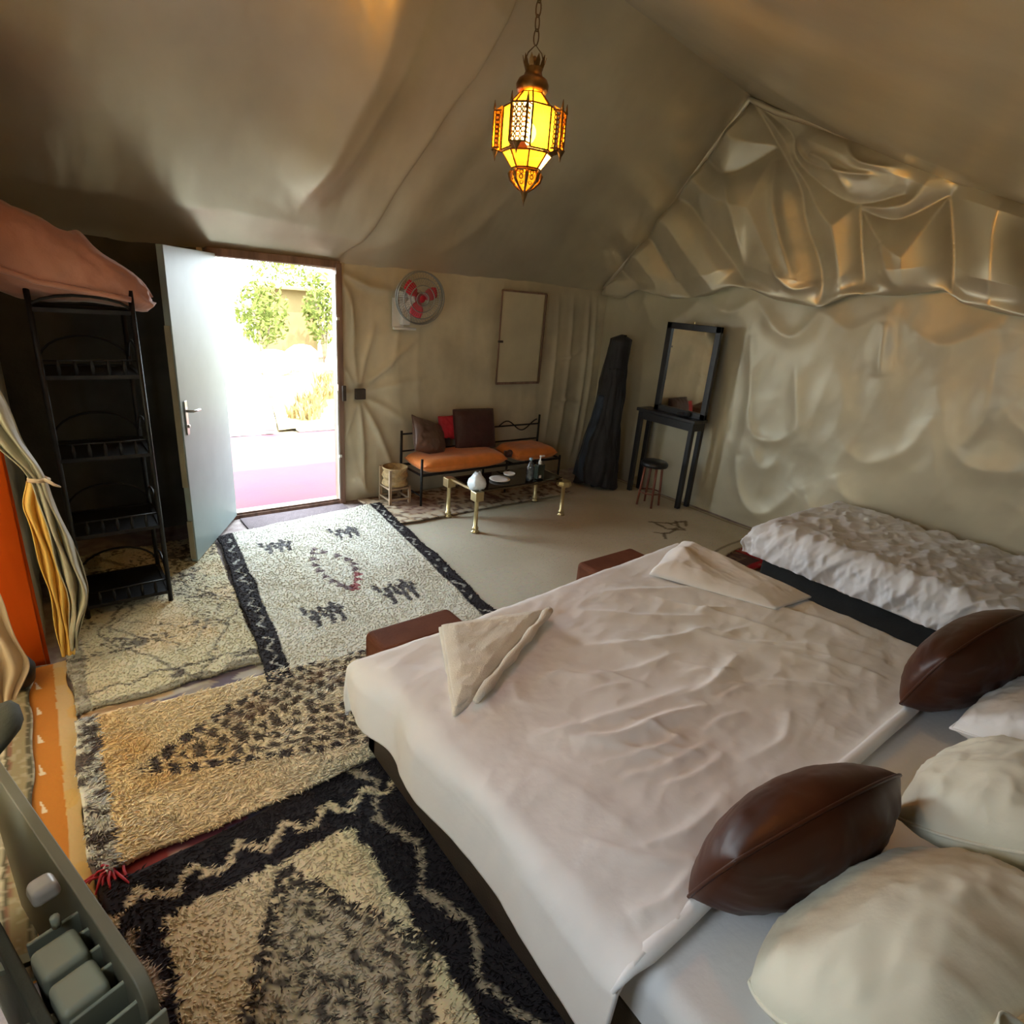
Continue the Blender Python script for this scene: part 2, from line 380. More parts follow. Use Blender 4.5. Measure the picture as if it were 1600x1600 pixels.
# rolled hem of the roof edge over the gable
pts = [(XW-.07, y, float(1.86+(float(zr(XW))-1.86)*(4.56-y)/(4.56-YR))-.02) for y in np.linspace(4.5, YR, 14)]
pts += [(XW-.07, y, float(roof_r(XW, y))-.015-.012*math.sin(y*9)) for y in np.linspace(YR-.1, -1.3, 30)]
MB().tube(pts, .022, 8).build('roof_hem', M['satin'], ceil_root, smooth=True)

# back wall cloth: right of the door
def back_cloth(name, x0, x1, z1f, mat, folds=True, z0=0.):
    xs = np.arange(x0, x1+.001, .012); ts = np.linspace(0, 1, 130)
    X, T = np.meshgrid(xs, ts); Z = z0+(z1f-z0)*T
    d = .012*fbm(X*2.5, Z*1.2, 21, 4)+.010*ridge(X*3.0+.6*np.sin(Z*1.3), Z*.5, 5, 2)
    if folds:
        kx, kz = 2.02, .91
        for a, l, am in ((95, .8, .03), (75, .55, .025), (118, .35, .02), (40, .7, .02), (-30, .5, .016), (-65, .75, .03), (-88, .8, .035), (-110, .4, .02), (175, .15, .02), (10, .6, .014)):
            a = math.radians(a); d += fold(X, Z, [(kx+.03*math.cos(a), kz+.03*math.sin(a)), (kx+.5*l*math.cos(a+.05), kz+.5*l*math.sin(a+.05)), (kx+l*math.cos(a), kz+l*math.sin(a))], am, .028)
        d += fold(X, Z, [(1.86, 1.84), (1.95, 1.6), (1.98, 1.3)], .035, .035)+fold(X, Z, [(1.86, 1.84), (2.1, 1.74), (2.3, 1.72)], .03, .03)
        d += fold(X, Z, [(2.05, 1.0), (2.3, 1.15), (2.37, 1.45)], .02, .03)
        for a, b in ((4.30, .012), (4.52, .02), (4.62, .02), (4.1, .01)): d += fold(X, Z, [(a, 1.8), (a+.03, 1.0), (a-.02, .1)], b*2, .03)
        d += fold(X, Z, [(4.15, 1.2), (4.35, 1.22), (4.5, 1.3)], .02, .02)+fold(X, Z, [(4.2, .75), (4.4, .78), (4.55, .72)], .02, .02)
        d -= .05*np.exp(-((X-kx)**2+(Z-kz)**2)/.004)
        d += fold(X, Z, [(2.0, .25), (2.1, .06), (2.4, .03)], .05, .06)
    Yy = YW-np.clip(d, -.01, .08)-.005
    return grid_obj(name, np.stack([X, Yy, Z], -1), mat)
wb = back_cloth('wall_back', 1.86, 4.88, 1.93, M['satin_back']); struct(wb)
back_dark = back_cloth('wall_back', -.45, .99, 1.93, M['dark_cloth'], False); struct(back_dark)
lint = MB().box((1.42, YW+.02, 1.90), (1.0, .05, .12)).build('wall_back', M['satin_back']); struct(lint)
# right wall lower cloth
ys = np.arange(-1.35, 4.56, .015); zs = np.linspace(0, 2.06, 145)
Y, Z = np.meshgrid(ys, zs)
d = .020*fbm(Y*1.6, Z*.9, 41, 3)+.010*ridge(Y*1.7+.5*np.sin(Z*1.1+Y), Z*.35, 45, 2)+.004*fbm(Y*7, Z*5, 47, 3)+.006*ridge(Y*3+Z, Z*2-Y, 48, 2)
LOW = [([(2.83, 1.88), (2.59, 1.66), (2.42, 1.66), (2.28, 1.87)], .05, .05), ([(2.84, 1.63), (2.76, 1.3), (2.72, 1.0), (2.70, .6)], .035, .05), ([(2.4, 1.47), (2.3, 1.1), (2.2, .79)], .03, .05),
       ([(2.72, 1.0), (2.61, .8), (2.4, .8), (2.26, .95)], .03, .035), ([(2.74, .6), (2.62, .28), (2.46, .15), (2.3, .2), (2.14, .46)], .06, .055), ([(2.66, .78), (2.5, .55), (2.34, .62)], .03, .05),
       ([(4.08, 1.88), (3.85, 1.58), (3.64, 1.67), (3.4, 1.88)], .045, .05), ([(4.3, 1.86), (4.15, 1.7), (4.0, 1.86)], .03, .04), ([(3.4, 1.9), (3.1, 1.78), (2.86, 1.9)], .03, .04),
       ([(1.95, .92), (1.68, .80), (1.43, .98), (1.40, 1.17)], .028, .05), ([(1.4, 1.43), (1.12, .97), (.78, .98)], .045, .07), ([(1.81, 1.81), (1.79, 1.6), (1.76, 1.42)], .05, .05),
       ([(1.15, 1.79), (1.08, 1.32), (1.14, 1.05)], .035, .06), ([(1.38, 1.22), (1.25, .9), (1.09, .61)], .035, .06), ([(1.88, .66), (1.75, .5), (1.63, .43)], .03, .05),
       ([(2.28, 1.87), (2.05, 1.72), (1.82, 1.87)], .03, .05), ([(1.8, 1.87), (1.45, 1.68), (1.15, 1.85)], .025, .05), ([(3.3, 1.5), (3.25, .9), (3.3, .2)], .03, .06), ([(2.98, 1.4), (2.95, .9), (3.0, .15)], .035, .05),
       ([(3.95, 1.4), (3.9, .8), (3.98, .1)], .04, .06), ([(4.2, 1.5), (4.22, .9), (4.15, .1)], .03, .05), ([(4.42, 1.7), (4.40, 1.0), (4.45, .1)], .03, .05), ([(2.05, 1.45), (1.95, 1.15), (2.0, .9)], .02, .06),
       ([(2.1, .5), (1.9, .25), (1.7, .12)], .035, .06), ([(.7, 1.6), (.5, 1.0), (.2, .8)], .05, .08), ([(1.0, 1.35), (.8, 1.2), (.5, 1.25)], .03, .06)]
for p, a, w_ in LOW: d += fold(Y, Z, p, a*.55, w_*1.25)
env = np.clip(Z/.1, .3, 1)
Xx = XW+.045-np.clip(d*env, -.02, .13)
wr = grid_obj('wall_right', np.stack([Xx, Y, Z], -1), M['satin_wall']); struct(wr)
# gable cloth above it, puffed between its tacks
SE = [(4.56, 1.85), (4.27, 1.82), (4.08, 1.92), (3.64, 1.85), (3.24, 1.90), (3.07, 1.98), (2.86, 1.97), (2.65, 1.90), (2.28, 1.86), (2.05, 1.97), (1.75, 1.97), (1.47, 2.03), (1.42, 1.95), (1.05, 1.88), (.6, 1.96), (.2, 1.88), (-.3, 1.95), (-1.35, 1.86)]
ys = np.arange(-1.35, 4.55, .012); ts = np.linspace(0, 1, 170)
sev = np.interp(ys, [p[0] for p in SE][::-1], [p[1] for p in SE][::-1])
sev = np.convolve(np.pad(sev, 5, 'edge'), np.ones(11)/11, 'valid')
top = np.where(ys > YR, 1.86+(float(zr(XW))-1.86)*(4.56-ys)/(4.56-YR), roof_r(np.full_like(ys, XW), ys))+.01
Y, T = np.meshgrid(ys, ts); Z = sev[None]+(np.maximum(top-sev, .01))[None]*T
H_ = (top-sev)[None]*np.ones_like(T)
CR = [[(3.2, 3.34), (2.93, 3.04), (2.65, 2.71), (2.53, 2.45), (2.33, 2.12), (2.28, 1.89)], [(2.17, 2.56), (2.12, 2.40), (2.07, 2.23), (1.98, 1.96)], [(3.87, 2.70), (3.64, 2.64), (3.25, 2.32), (2.89, 1.97)],
      [(4.18, 2.39), (4.0, 2.35), (3.74, 2.11), (3.45, 1.87)], [(4.40, 2.12), (4.2, 2.02), (4.0, 1.90)], [(3.61, 3.05), (3.3, 2.85), (2.92, 2.98)], [(3.2, 3.34), (2.81, 3.07), (2.72, 2.89), (2.42, 2.66), (2.17, 2.56), (1.9, 2.6)],
      [(1.63, 2.58), (1.51, 2.23), (1.44, 1.96)], [(1.63, 2.58), (1.9, 2.45), (2.15, 2.52)], [(1.1, 2.35), (1.0, 1.9)], [(.5, 2.1), (.5, 1.95)]]
dm = np.full_like(Y, 1.); 
for c in CR:
    dd, _, _ = pdist(Y, Z, curve(c, 20)); dm = np.minimum(dm, dd)
puff = .15*(1-np.exp(-dm/.20))
edge = np.clip(np.minimum(T, (1-T)*1.3)*H_/.16, 0, 1)
d = puff*np.sqrt(np.clip(edge, 0, 1))+.008*ridge(Y*1.6+Z, Z*1.2-Y*.6, 61, 2)*edge+.02*fbm(Y*2.0, Z*2.0, 64, 2)*edge
for c, a, w_ in (([(3.5, 2.7), (3.35, 2.3), (3.1, 2.05)], .03, .06), ([(3.38, 2.95), (3.1, 2.5), (2.95, 2.1)], .03, .05), ([(2.86, 2.9), (2.75, 2.5), (2.5, 2.05)], .03, .04), ([(2.6, 2.9), (2.4, 2.8), (2.25, 2.62)], .04, .03), ([(2.75, 3.0), (2.6, 2.85), (2.3, 2.75), (2.1, 2.72)], .03, .02),
               ([(2.7, 2.15), (2.5, 1.98), (2.32, 2.02)], .03, .03), ([(1.95, 2.3), (1.8, 2.05), (1.6, 2.0)], .03, .04), ([(3.9, 2.3), (3.7, 2.15), (3.6, 1.98)], .03, .04), ([(2.35, 2.95), (2.2, 2.8), (1.95, 2.75)], .03, .02)): d += fold(Y, Z, c, a, w_)*edge
# bottom lip hangs forward over the lower cloth
lip = np.exp(-((T*H_)/.05)**2); d += .035*lip*(.7+.5*np.sin(Y*7+np.sin(Y*3)))
Xx = XW-.03-np.clip(d, -.01, .25)*np.clip(H_/.15, .1, 1)
gc = grid_obj('gable_cloth', np.stack([Xx, Y, Z], -1), M['satin_gable'], wr)
# left wall: back piece, lintel, near piece, gable above; south wall behind the camera
def plain(name, P, mat, n=24, amp=.012, seed=3):
    a, b, c, e = [np.array(p, float) for p in P]; u = np.linspace(0, 1, n*2)[None, :, None]; v = np.linspace(0, 1, n*2)[:, None, None]
    G = (a*(1-u)+b*u)*(1-v)+(e*(1-u)+c*u)*v; nrm = np.cross(b-a, e-a); nrm /= np.linalg.norm(nrm)
    q = amp*fbm(u[..., 0]*6+0*v[..., 0], v[..., 0]*2+0*u[..., 0], seed, 3); G = G+nrm*q[..., None]
    return struct(grid_obj(name, G, mat))
plain('wall_left', [(-.17, 3.02, 0), (-.17, 4.56, 0), (-.17, 4.60, 1.98), (-.17, 3.02, 4.0)], M['olive_cloth'])
WY0, WY1, WZ0, WZ1 = .30, .90, 1.15, 1.68           # added window, unseen beside the camera, to bring daylight onto the bed
plain('wall_left', [(-.42, -1.35, 0), (-.42, WY0, 0), (-.42, WY0, 3.0), (-.42, -1.35, 2.2)], M['satin_wall'])
plain('wall_left', [(-.42, WY1, 0), (-.42, 1.35, 0), (-.42, 1.35, 3.0), (-.42, WY1, 3.0)], M['satin_wall'])
plain('wall_left', [(-.42, WY0, 0), (-.42, WY1, 0), (-.42, WY1, WZ0), (-.42, WY0, WZ0)], M['satin_wall'])
plain('wall_left', [(-.42, WY0, WZ1), (-.42, WY1, WZ1), (-.42, WY1, 3.0), (-.42, WY0, 3.0)], M['satin_wall'])
m = MB()
for a_, b2 in (((WY0, WZ0), (WY1, WZ0)), ((WY0, WZ1), (WY1, WZ1)), ((WY0, WZ0), (WY0, WZ1)), ((WY1, WZ0), (WY1, WZ1))): m.bar((-.42, *a_), (-.42, *b2), .05)
struct(m.build('added_window_1', M['brown_wood'], bevel=.004))  # frame of the added daylight opening
plain('wall_left', [(-.42, 1.35, 1.95), (-.17, 3.02, 1.95), (-.17, 3.02, 3.8), (-.42, 1.35, 3.2)], M['satin_wall'])
plain('wall_front', [(-.45, -1.33, 0), (4.85, -1.33, 0), (4.85, -1.33, 2.0), (-.45, -1.33, 2.0)], M['satin_wall'])

# unseen boxes added behind the inner cloths to block light leaks
struct(MB().box((4.93, 1.6, 1.7), (.03, 6.1, 3.6)).build('wall_right', M['olive_cloth']))
struct(MB().box((3.40, 4.64, .94), (3.06, .03, 2.08)).build('wall_back', M['olive_cloth']))
struct(MB().box((.36, 4.64, .94), (1.22, .03, 2.08)).build('wall_back', M['olive_cloth']))
struct(MB().box((1.42, 4.64, 1.94), (.95, .03, .10)).build('wall_back', M['olive_cloth']))
struct(MB().box((-.215, 3.88, .95), (.03, 1.5, 2.1)).build('wall_left', M['olive_cloth']))
# doorway: timber frame, sill, leaf
dj = MB().box((1.855, YW-.01, .94), (.045, .10, 1.88)).box((.985, YW+.01, .94), (.045, .10, 1.88)).box((1.42, YW-.0, 1.87), (.90, .10, .05))
df = dj.build('door_1', M['brown_wood'], bevel=.004); struct(df)
MB().box((1.42, YW+.02, .012), (.86, .14, .035)).box((1.42, YW-.03, .03), (.83, .02, .03)).build('door_sill', M['brown_wood'], df, bevel=.004)
MB().box((1.828, YW-.055, .50), (.012, .012, .9)).box((1.83, YW-.05, 1.4), (.01, .012, .8)).build('door_stop', M['plastic_white'], df)
MB().box((1.872, YW-.075, .93), (.03, .02, .12)).build('latch_keeper', M['junction'], df, bevel=.003)
MB().box((1.835, YW-.07, 1.49), (.02, .012, .02)).box((1.835, YW-.07, .42), (.02, .012, .02)).build('hinge_pin', M['plastic_white'], df)
h0 = Vector((1.005, 4.50, 0)); h1 = Vector((.595, 3.80, 0)); dv = (h1-h0).normalized(); nv = Vector((dv.y, -dv.x, 0))
if nv.x < 0: nv = -nv
Rl = Matrix((dv, nv, Vector((0, 0, 1)))).transposed(); Ld = (h1-h0).length
leaf = thing('door_2', None, None, (1.005, 4.50, 0)); leaf['kind'] = 'structure'
lc = (h0+h1)/2
MB().box((lc.x, lc.y, .945), (Ld, .035, 1.83), Rl).build('door_panel', M['door_paint'], leaf, bevel=.003)
e = h1+dv*.004
for z0, z1 in ((.05, .30), (.52, 1.45)):
    MB().box((e.x-nv.x*.004, e.y-nv.y*.004, (z0+z1)/2), (.012, .028, z1-z0), Rl).build('edge_trim', M['door_edge'], leaf)
q = h1-dv*.06+nv*.022
lk = MB().box((q.x, q.y, .93), (.035, .006, .20), Rl).build('lock_plate', M['steel'], leaf, bevel=.002)
MB().tube([(q.x, q.y, .97), (q.x+nv.x*.04, q.y+nv.y*.04, .97), (q.x+nv.x*.045-dv.x*.09, q.y+nv.y*.045-dv.y*.09, .965)], .008, 8).build('door_handle', M['steel'], lk, smooth=True)
MB().tube([(q.x, q.y, .88), (q.x+nv.x*.012, q.y+nv.y*.012, .88)], .010, 10).build('key_cylinder', M['steel'], lk, smooth=True)

# ------------------------------------------------------------------ outside the door
def ground(name, P, z, mat, seed, amp=.01, n=40):
    a, b, c, e = [np.array((*p, z), float) for p in P]; u = np.linspace(0, 1, n)[None, :, None]; v = np.linspace(0, 1, n)[:, None, None]
    G = (a*(1-u)+b*u)*(1-v)+(e*(1-u)+c*u)*v; G[..., 2] += amp*fbm(u[..., 0]*12+0*v[..., 0], v[..., 0]*12+0*u[..., 0], seed, 3)
    return grid_obj(name, G, mat)
struct(ground('ground', [(-14, 4.62), (26, 4.62), (26, 40), (-14, 40)], -.03, M['sand'], 4, .01))
struct(ground('ground', [(-14, -12), (-.5, -12), (-.5, 4.62), (-14, 4.62)], -.04, M['sand'], 4, .01))
struct(ground('paving', [(.2, 4.64), (4.2, 4.64), (4.2, 7.1), (.2, 7.1)], -.012, M['pink_floor'], 9, .004))
struct(ground('path', [(.9, 7.1), (2.1, 7.1), (4.8, 17.5), (3.4, 17.5)], -.005, M['white_path'], 10, .004))
struct(MB().box((0, 0, 0), (.16, 3.4, .12), Matrix.Rotation(-.25, 3, 'Z')).build('garden_kerb', M['white_path'], bevel=.02))
sc.objects['garden_kerb'].location = (2.45, 8.7, .04)
struct(MB().box((3.6, 7.18, .03), (2.4, .14, .10)).build('garden_kerb', M['white_path'], bevel=.02))
struct(ground('garden_bed', [(2.2, 7.25), (5.4, 7.25), (6.6, 12), (3.4, 12)], .0, M['dry_grass'], 11, .03))
rng = np.random.RandomState(3)
def tufts_clump(name, label, cat, c, n, h, spread, mat, group=None):
    Vs = []; Fs = []
    for i in range(n):
        a = rng.rand()*2*PI; r = spread*math.sqrt(rng.rand()); bx, by = c[0]+r*math.cos(a), c[1]+r*math.sin(a)
        L_ = h*(.6+.6*rng.rand()); ox, oy = (rng.rand(2)-.5)*L_*.9; w_ = .012+.01*rng.rand(); b = len(Vs)
        Vs += [(bx-w_, by, c[2]), (bx+w_, by, c[2]), (bx+ox*.4+w_*.7, by+oy*.4, c[2]+L_*.6), (bx+ox*.4-w_*.7, by+oy*.4, c[2]+L_*.6), (bx+ox, by+oy, c[2]+L_)]
        Fs.append((b, b+1, b+2, b+3)); Fs.append((b+3, b+2, b+4, b+4))
    m = MB(); m.v = Vs; m.f = [tuple(dict.fromkeys(f)) for f in Fs]
    o = m.build(name, mat); return tag(o, label, cat, group)
k = 0
for x, y, h in ((2.75, 7.9, .18), (3.1, 8.6, .22), (3.5, 7.8, .16), (3.6, 9.3, .22), (4.2, 8.4, .2), (4.0, 10.3, .25), (2.9, 8.2, .12), (3.3, 7.6, .12)):
    tufts_clump('grass_clump', 'dry yellow grass clump growing in the garden bed outside the open door', 'grass', (x, y, 0), 90, h, .22, M['dry_grass'], 'dry grass clumps outside the door')
def bush(name, label, cat, c, h, r, mat, n=700, seed=1, trunk=True):
    rg = np.random.RandomState(seed); t = thing(name, label, cat, c)
    if trunk:
        m = MB()
        for i in range(5):
            a = rg.rand()*6.28; m.tube([c, (c[0]+.2*r*math.cos(a), c[1]+.2*r*math.sin(a), c[2]+h*.4), (c[0]+.5*r*math.cos(a), c[1]+.5*r*math.sin(a), c[2]+h*.8)], [.03, .02, .008], 6)
        m.build('stem', M['trunk'], t, smooth=True)
    P = rg.normal(size=(n, 3)); P /= np.linalg.norm(P, axis=1)[:, None]; P *= (rg.rand(n)**.4)[:, None]
    P = P*np.array([r, r, h*.42])+np.array([c[0], c[1], c[2]+h*.6]); a = rg.normal(size=(n, 3)); a /= np.linalg.norm(a, axis=1)[:, None]
    b_ = np.cross(a, rg.normal(size=(n, 3))); b_ /= np.linalg.norm(b_, axis=1)[:, None]; s_ = .05+.05*rg.rand(n)[:, None]
    V = np.stack([P-a*s_, P+b_*s_*.4, P+a*s_, P-b_*s_*.4], 1).reshape(-1, 3); F = np.arange(4*n).reshape(n, 4)
    o = mesh_np('foliage', V, F, None, mat, t, smooth=False); o['kind'] = 'stuff'; return t
bush('bush', 'yellow-green bush on the left of the garden seen through the door', 'bush', (3.9, 13.5, -.02), 1.7, .55, M['leaf'], 800, 2)
bush('bush', 'leafy shrub climbing beside the ochre wall, right of the view through the door', 'bush', (5.25, 13.6, -.02), 1.9, .45, M['leaf'], 800, 3)
bush('tree', 'tree with overhanging leaves behind the ochre wall outside the door', 'tree', (6.3, 17.5, -.02), 3.0, 1.6, M['leaf'], 1800, 4)
MB().box((4.75, 14.6, .75), (1.35, .25, 1.5)).box((4.75, 14.45, 1.53), (1.45, .5, .08)).build('garden_wall', M['ochre_wall'], bevel=.02); struct(sc.objects['garden_wall'])
MB().box((5.75, 14.3, 1.1), (.5, .5, 2.2)).box((5.75, 14.3, 2.22), (.6, .6, .08)).build('garden_pillar', M['white_wall'], bevel=.02); struct(sc.objects['garden_pillar'])
for i, (x, y, r, lb) in enumerate(((3.6, 11.9, .30, 'left whitewashed boulder'), (4.25, 12.3, .34, 'largest, middle whitewashed boulder'), (5.0, 12.1, .25, 'right whitewashed boulder'))):
    m = MB().ball((x, y, r*.6), r, 14, (1.1, .9, .9)); 
    m.v = [(v[0]+.05*math.sin(9*v[1]+v[2]*7), v[1]+.04*math.sin(8*v[0]), v[2]) for v in m.v]
    tag(m.build('boulder', M['white_wall'], smooth=True), lb+' below the bushes outside the door', 'rock', 'white boulders outside the door')

# annex on the left: floor, red panel, added daylight filter cloths
struct(MB().box((-1.4, 1.9, -.03), (2.0, 3.2, .05)).build('floor', M['ground_mat']))
def hang(name, label, cat, x0, x1, y, z0, z1, mat, amp, freq, seed, thick=.004, kind=None, xf=None):
    s = np.linspace(0, 1, 90); z = np.linspace(z0, z1, 60); S, Zz = np.meshgrid(s, z)
    X = x0+(x1-x0)*S; Yy = y+amp*np.sin(S*freq+.6*np.sin(Zz*3+seed))+amp*.5*fbm(S*6, Zz*2, seed, 3)
    o = grid_obj(name, np.stack([X, Yy, Zz], -1), mat, thick=thick); return tag(o, label, cat, None, kind)
rp = hang('red_curtain', 'deep orange-red cloth hanging behind the tied curtain at the left edge', 'curtain', -1.6, -.16, 3.04, .0, 1.98, M['red_panel'], .012, 30, 5)
# unseen cloths added to filter daylight entering through the left opening
Y, Z = np.meshgrid(np.linspace(1.3, 3.3, 50), np.linspace(-.03, 2.2, 40))
struct(grid_obj('annex_filter_side', np.stack([-1.75+.03*np.sin(Y*9)+0*Z, Y, Z], -1), M['annex'], thick=.003))
X, Z = np.meshgrid(np.linspace(-2.0, -.40, 30), np.linspace(-.03, 2.2, 40))
struct(grid_obj('annex_filter_side', np.stack([X, 1.38+.02*np.sin(X*9)+0*Z, Z], -1), M['annex'], thick=.003))
X, Z = np.meshgrid(np.linspace(-2.0, -.20, 30), np.linspace(-.03, 2.2, 40))
struct(grid_obj('annex_filter_side', np.stack([X, 3.12+.02*np.sin(X*9)+0*Z, Z], -1), M['annex'], thick=.003))
X, Y = np.meshgrid(np.linspace(-2.2, -.3, 30), np.linspace(1.33, 3.3, 40))
struct(grid_obj('annex_filter_top', np.stack([X, Y, 2.1+.2*(X+.3)*-.3-.08*np.sin((X+2.2)*1.6)], -1), M['annex'], thick=.003))

# ------------------------------------------------------------------ rugs
def rug(name, label, quad, pat, sp, h, z0, seed, lean=(.3, -.2), bend=1., backing_h=.008, keep=None, edge=None, seg2=True, flat=False, rad=.55, bump=.008, cat='rug'):
    """quad: 4 corner points (x,y) in order; pat(x,y,u,v) -> (n,3) colours"""
    rg = np.random.RandomState(seed); q = np.array(quad, float)
    W = (np.linalg.norm(q[1]-q[0])+np.linalg.norm(q[2]-q[3]))/2; Hh = (np.linalg.norm(q[3]-q[0])+np.linalg.norm(q[2]-q[1]))/2
    def mp(u, v):
        u = np.asarray(u)[..., None]; v = np.asarray(v)[..., None]
        wob = .012*np.concatenate([vn(u*9, v*9, seed), vn(u*9+5, v*9+3, seed+1)], -1)
        return (q[0]*(1-u)+q[1]*u)*(1-v)+(q[3]*(1-u)+q[2]*u)*v+wob
    zf = lambda x, y: bump*np.clip(fbm(x*2.2, y*2.2, seed+3, 2)+.3, 0, 1)
    c = q.mean(0); t = thing(name, label, cat, (c[0], c[1], z0))
    nu, nv_ = max(8, int(W/.05)), max(8, int(Hh/.05)); U, V = np.meshgrid(np.linspace(0, 1, nu), np.linspace(0, 1, nv_))
    P2 = mp(U, V); zz = zf(P2[..., 0], P2[..., 1]); ztop = z0+backing_h+zz
    if flat:
        nu, nv_ = int(W/sp), int(Hh/sp); U, V = np.meshgrid(np.linspace(0, 1, nu), np.linspace(0, 1, nv_)); P2 = mp(U, V)
        zz = zf(P2[..., 0], P2[..., 1]); G = np.stack([P2[..., 0], P2[..., 1], z0+backing_h+zz+.0015*rg.rand(*zz.shape)], -1)
        col = pat(P2[..., 0].ravel(), P2[..., 1].ravel(), U.ravel(), V.ravel())
        o = grid_obj('weave', G, M['kilim'], t, col=col, thick=.006); return t
    top_ = np.stack([P2[..., 0], P2[..., 1], ztop], -1)
    nb, mb_ = int(W/.012), int(Hh/.012); Ub, Vb = np.meshgrid(np.linspace(0, 1, nb), np.linspace(0, 1, mb_)); Pb = mp(Ub, Vb)
    top_ = np.stack([Pb[..., 0], Pb[..., 1], z0+backing_h+zf(Pb[..., 0], Pb[..., 1])], -1)
    grid_obj('backing', top_, M['kilim'], t, thick=backing_h, col=pat(Pb[..., 0].ravel(), Pb[..., 1].ravel(), Ub.ravel(), Vb.ravel()))
    nu, nv_ = int(W/sp), int(Hh/sp); U, V = np.meshgrid((np.arange(nu)+.5)/nu, (np.arange(nv_)+.5)/nv_)
    u = (U+rg.uniform(-.6, .6, U.shape)/nu).ravel(); v = (V+rg.uniform(-.6, .6, V.shape)/nv_).ravel()
    if keep is not None:
        P = mp(u, v); k = keep(P[:, 0], P[:, 1]); u, v = u[k], v[k]
    P = mp(u, v); x, y = P[:, 0], P[:, 1]; n = len(x)
    col = pat(x, y, u, v)*(1+rg.uniform(-.16, .16, n))[:, None]
    z = z0+backing_h+zf(x, y)-.002
    hh = h*(.7+.6*rg.rand(n))
    fl_ = .9*fbm(x*14, y*14, seed+8, 2); an = np.arctan2(lean[1], lean[0])+fl_*1.6+rg.normal(0, .5, n)
    ll = math.hypot(*lean)*hh*bend*(.7+.6*rg.rand(n)); lx, ly = ll*np.cos(an), ll*np.sin(an)
    r = sp*rad*(.8+.4*rg.rand(n)); a0 = rg.rand(n)*6.28; ring = []
    for k in range(3):
        a = a0+k*2*PI/3; ring.append(np.stack([x+r*np.cos(a), y+r*np.sin(a), z], -1))
    if seg2:
        for k in range(3):
            a = a0+k*2*PI/3; ring.append(np.stack([x+.35*lx+.85*r*np.cos(a), y+.35*ly+.85*r*np.sin(a), z+hh*.65], -1))
        ring.append(np.stack([x+lx, y+ly, z+hh*(1-.25*bend*math.hypot(*lean))], -1)); K = 7
        fc = [(0, 1, 4), (0, 4, 3), (1, 2, 5), (1, 5, 4), (2, 0, 3), (2, 3, 5), (3, 4, 6), (4, 5, 6), (5, 3, 6)]
    else:
        ring.append(np.stack([x+lx, y+ly, z+hh], -1)); K = 4; fc = [(0, 1, 3), (1, 2, 3), (2, 0, 3)]
    Vv = np.stack(ring, 1).reshape(-1, 3); F = (np.array(fc)[None]+np.arange(n)[:, None, None]*K).reshape(-1, 3)
    o = mesh_np('pile', Vv, None, F, M['carpet'], t, smooth=False, col=np.repeat(col, K, 0)); o['kind'] = 'stuff'
    return t
def mixc(a, b, m): m = np.clip(m, 0, 1)[:, None]; return np.array(a)*(1-m)+np.array(b)*m if not isinstance(a, np.ndarray) or a.ndim == 1 else a*(1-m)+np.array(b)*m
def base(n, c): return np.tile(np.array(c, float), (n, 1))
def lined(x, y, pts): return pdist(x, y, pts)[0]

BLK = (.030, .026, .030)
def pat_white(x, y, u, v):
    n = len(x); c = base(n, (.80, .82, .74)); c = mixc(c, (.70, .68, .56), .5+.5*fbm(x*3, y*3, 5, 3)*1.2)
    jx = x+.006*vn(x*60, y*60, 1); jy = y+.006*vn(x*60, y*60, 2)
    bl = (u < .085)|((u > .925)); zig = np.abs(((v*16) % 1)-.5)*2
    uu = np.where(u < .5, u/.085, (1-u)/.075); z_ = (np.abs(uu-(.3+.45*zig)) < .07*(1+.8*vn(v*40, u*40, 4))) & (vn(v*30, u*9, 14) > -.2)
    c = mixc(c, BLK, bl*1.0); c = mixc(c, (.55, .56, .52), (bl & z_)*.85)
    def cam_(cx, cy, s, col):
        nonlocal c
        a, b = (jx-cx)/s, (jy-cy)/(s*1.45)
        m = (np.abs(b-.0-.18*np.sign(np.sin(a*9))) < .17) & (np.abs(a) < .95)
        for lx in (-.62, .1, .62): m |= (np.abs(a-lx-.35*(b+.3)) < .12) & (b < .05) & (b > -.85)
        m |= (np.abs(a+.95) < .13) & (np.abs(b-.38) < .28); m |= (np.abs(a-.5) < .13) & (b > 0) & (b < .65)
        m |= (np.abs(a+.2) < .12) & (b > 0) & (b < .5)
        c = mixc(c, col, m*.92)
    dk = (.055, .05, .065)
    cam_(1.10, 3.80, .10, dk); cam_(1.60, 3.83, .10, dk); cam_(1.05, 2.80, .11, dk); cam_(1.52, 2.85, .12, dk)
    dm_ = [(1.29, 3.64), (1.42, 3.38), (1.385, 3.16), (1.29, 3.0), (1.22, 3.14), (1.205, 3.4), (1.29, 3.64)]
    ptn = curve(dm_, 18)
    for i, (px, py) in enumerate(ptn[:-1]):
        a, b = (jx-px)/.036, (jy-py)/.034; m = (np.abs(a) < .9-(b+1)*.42) & (np.abs(b) < 1)
        c = mixc(c, (.33, .05, .07) if (py < 3.22 and px > 1.28) else (.13, .08, .10), m*.9)
    return c
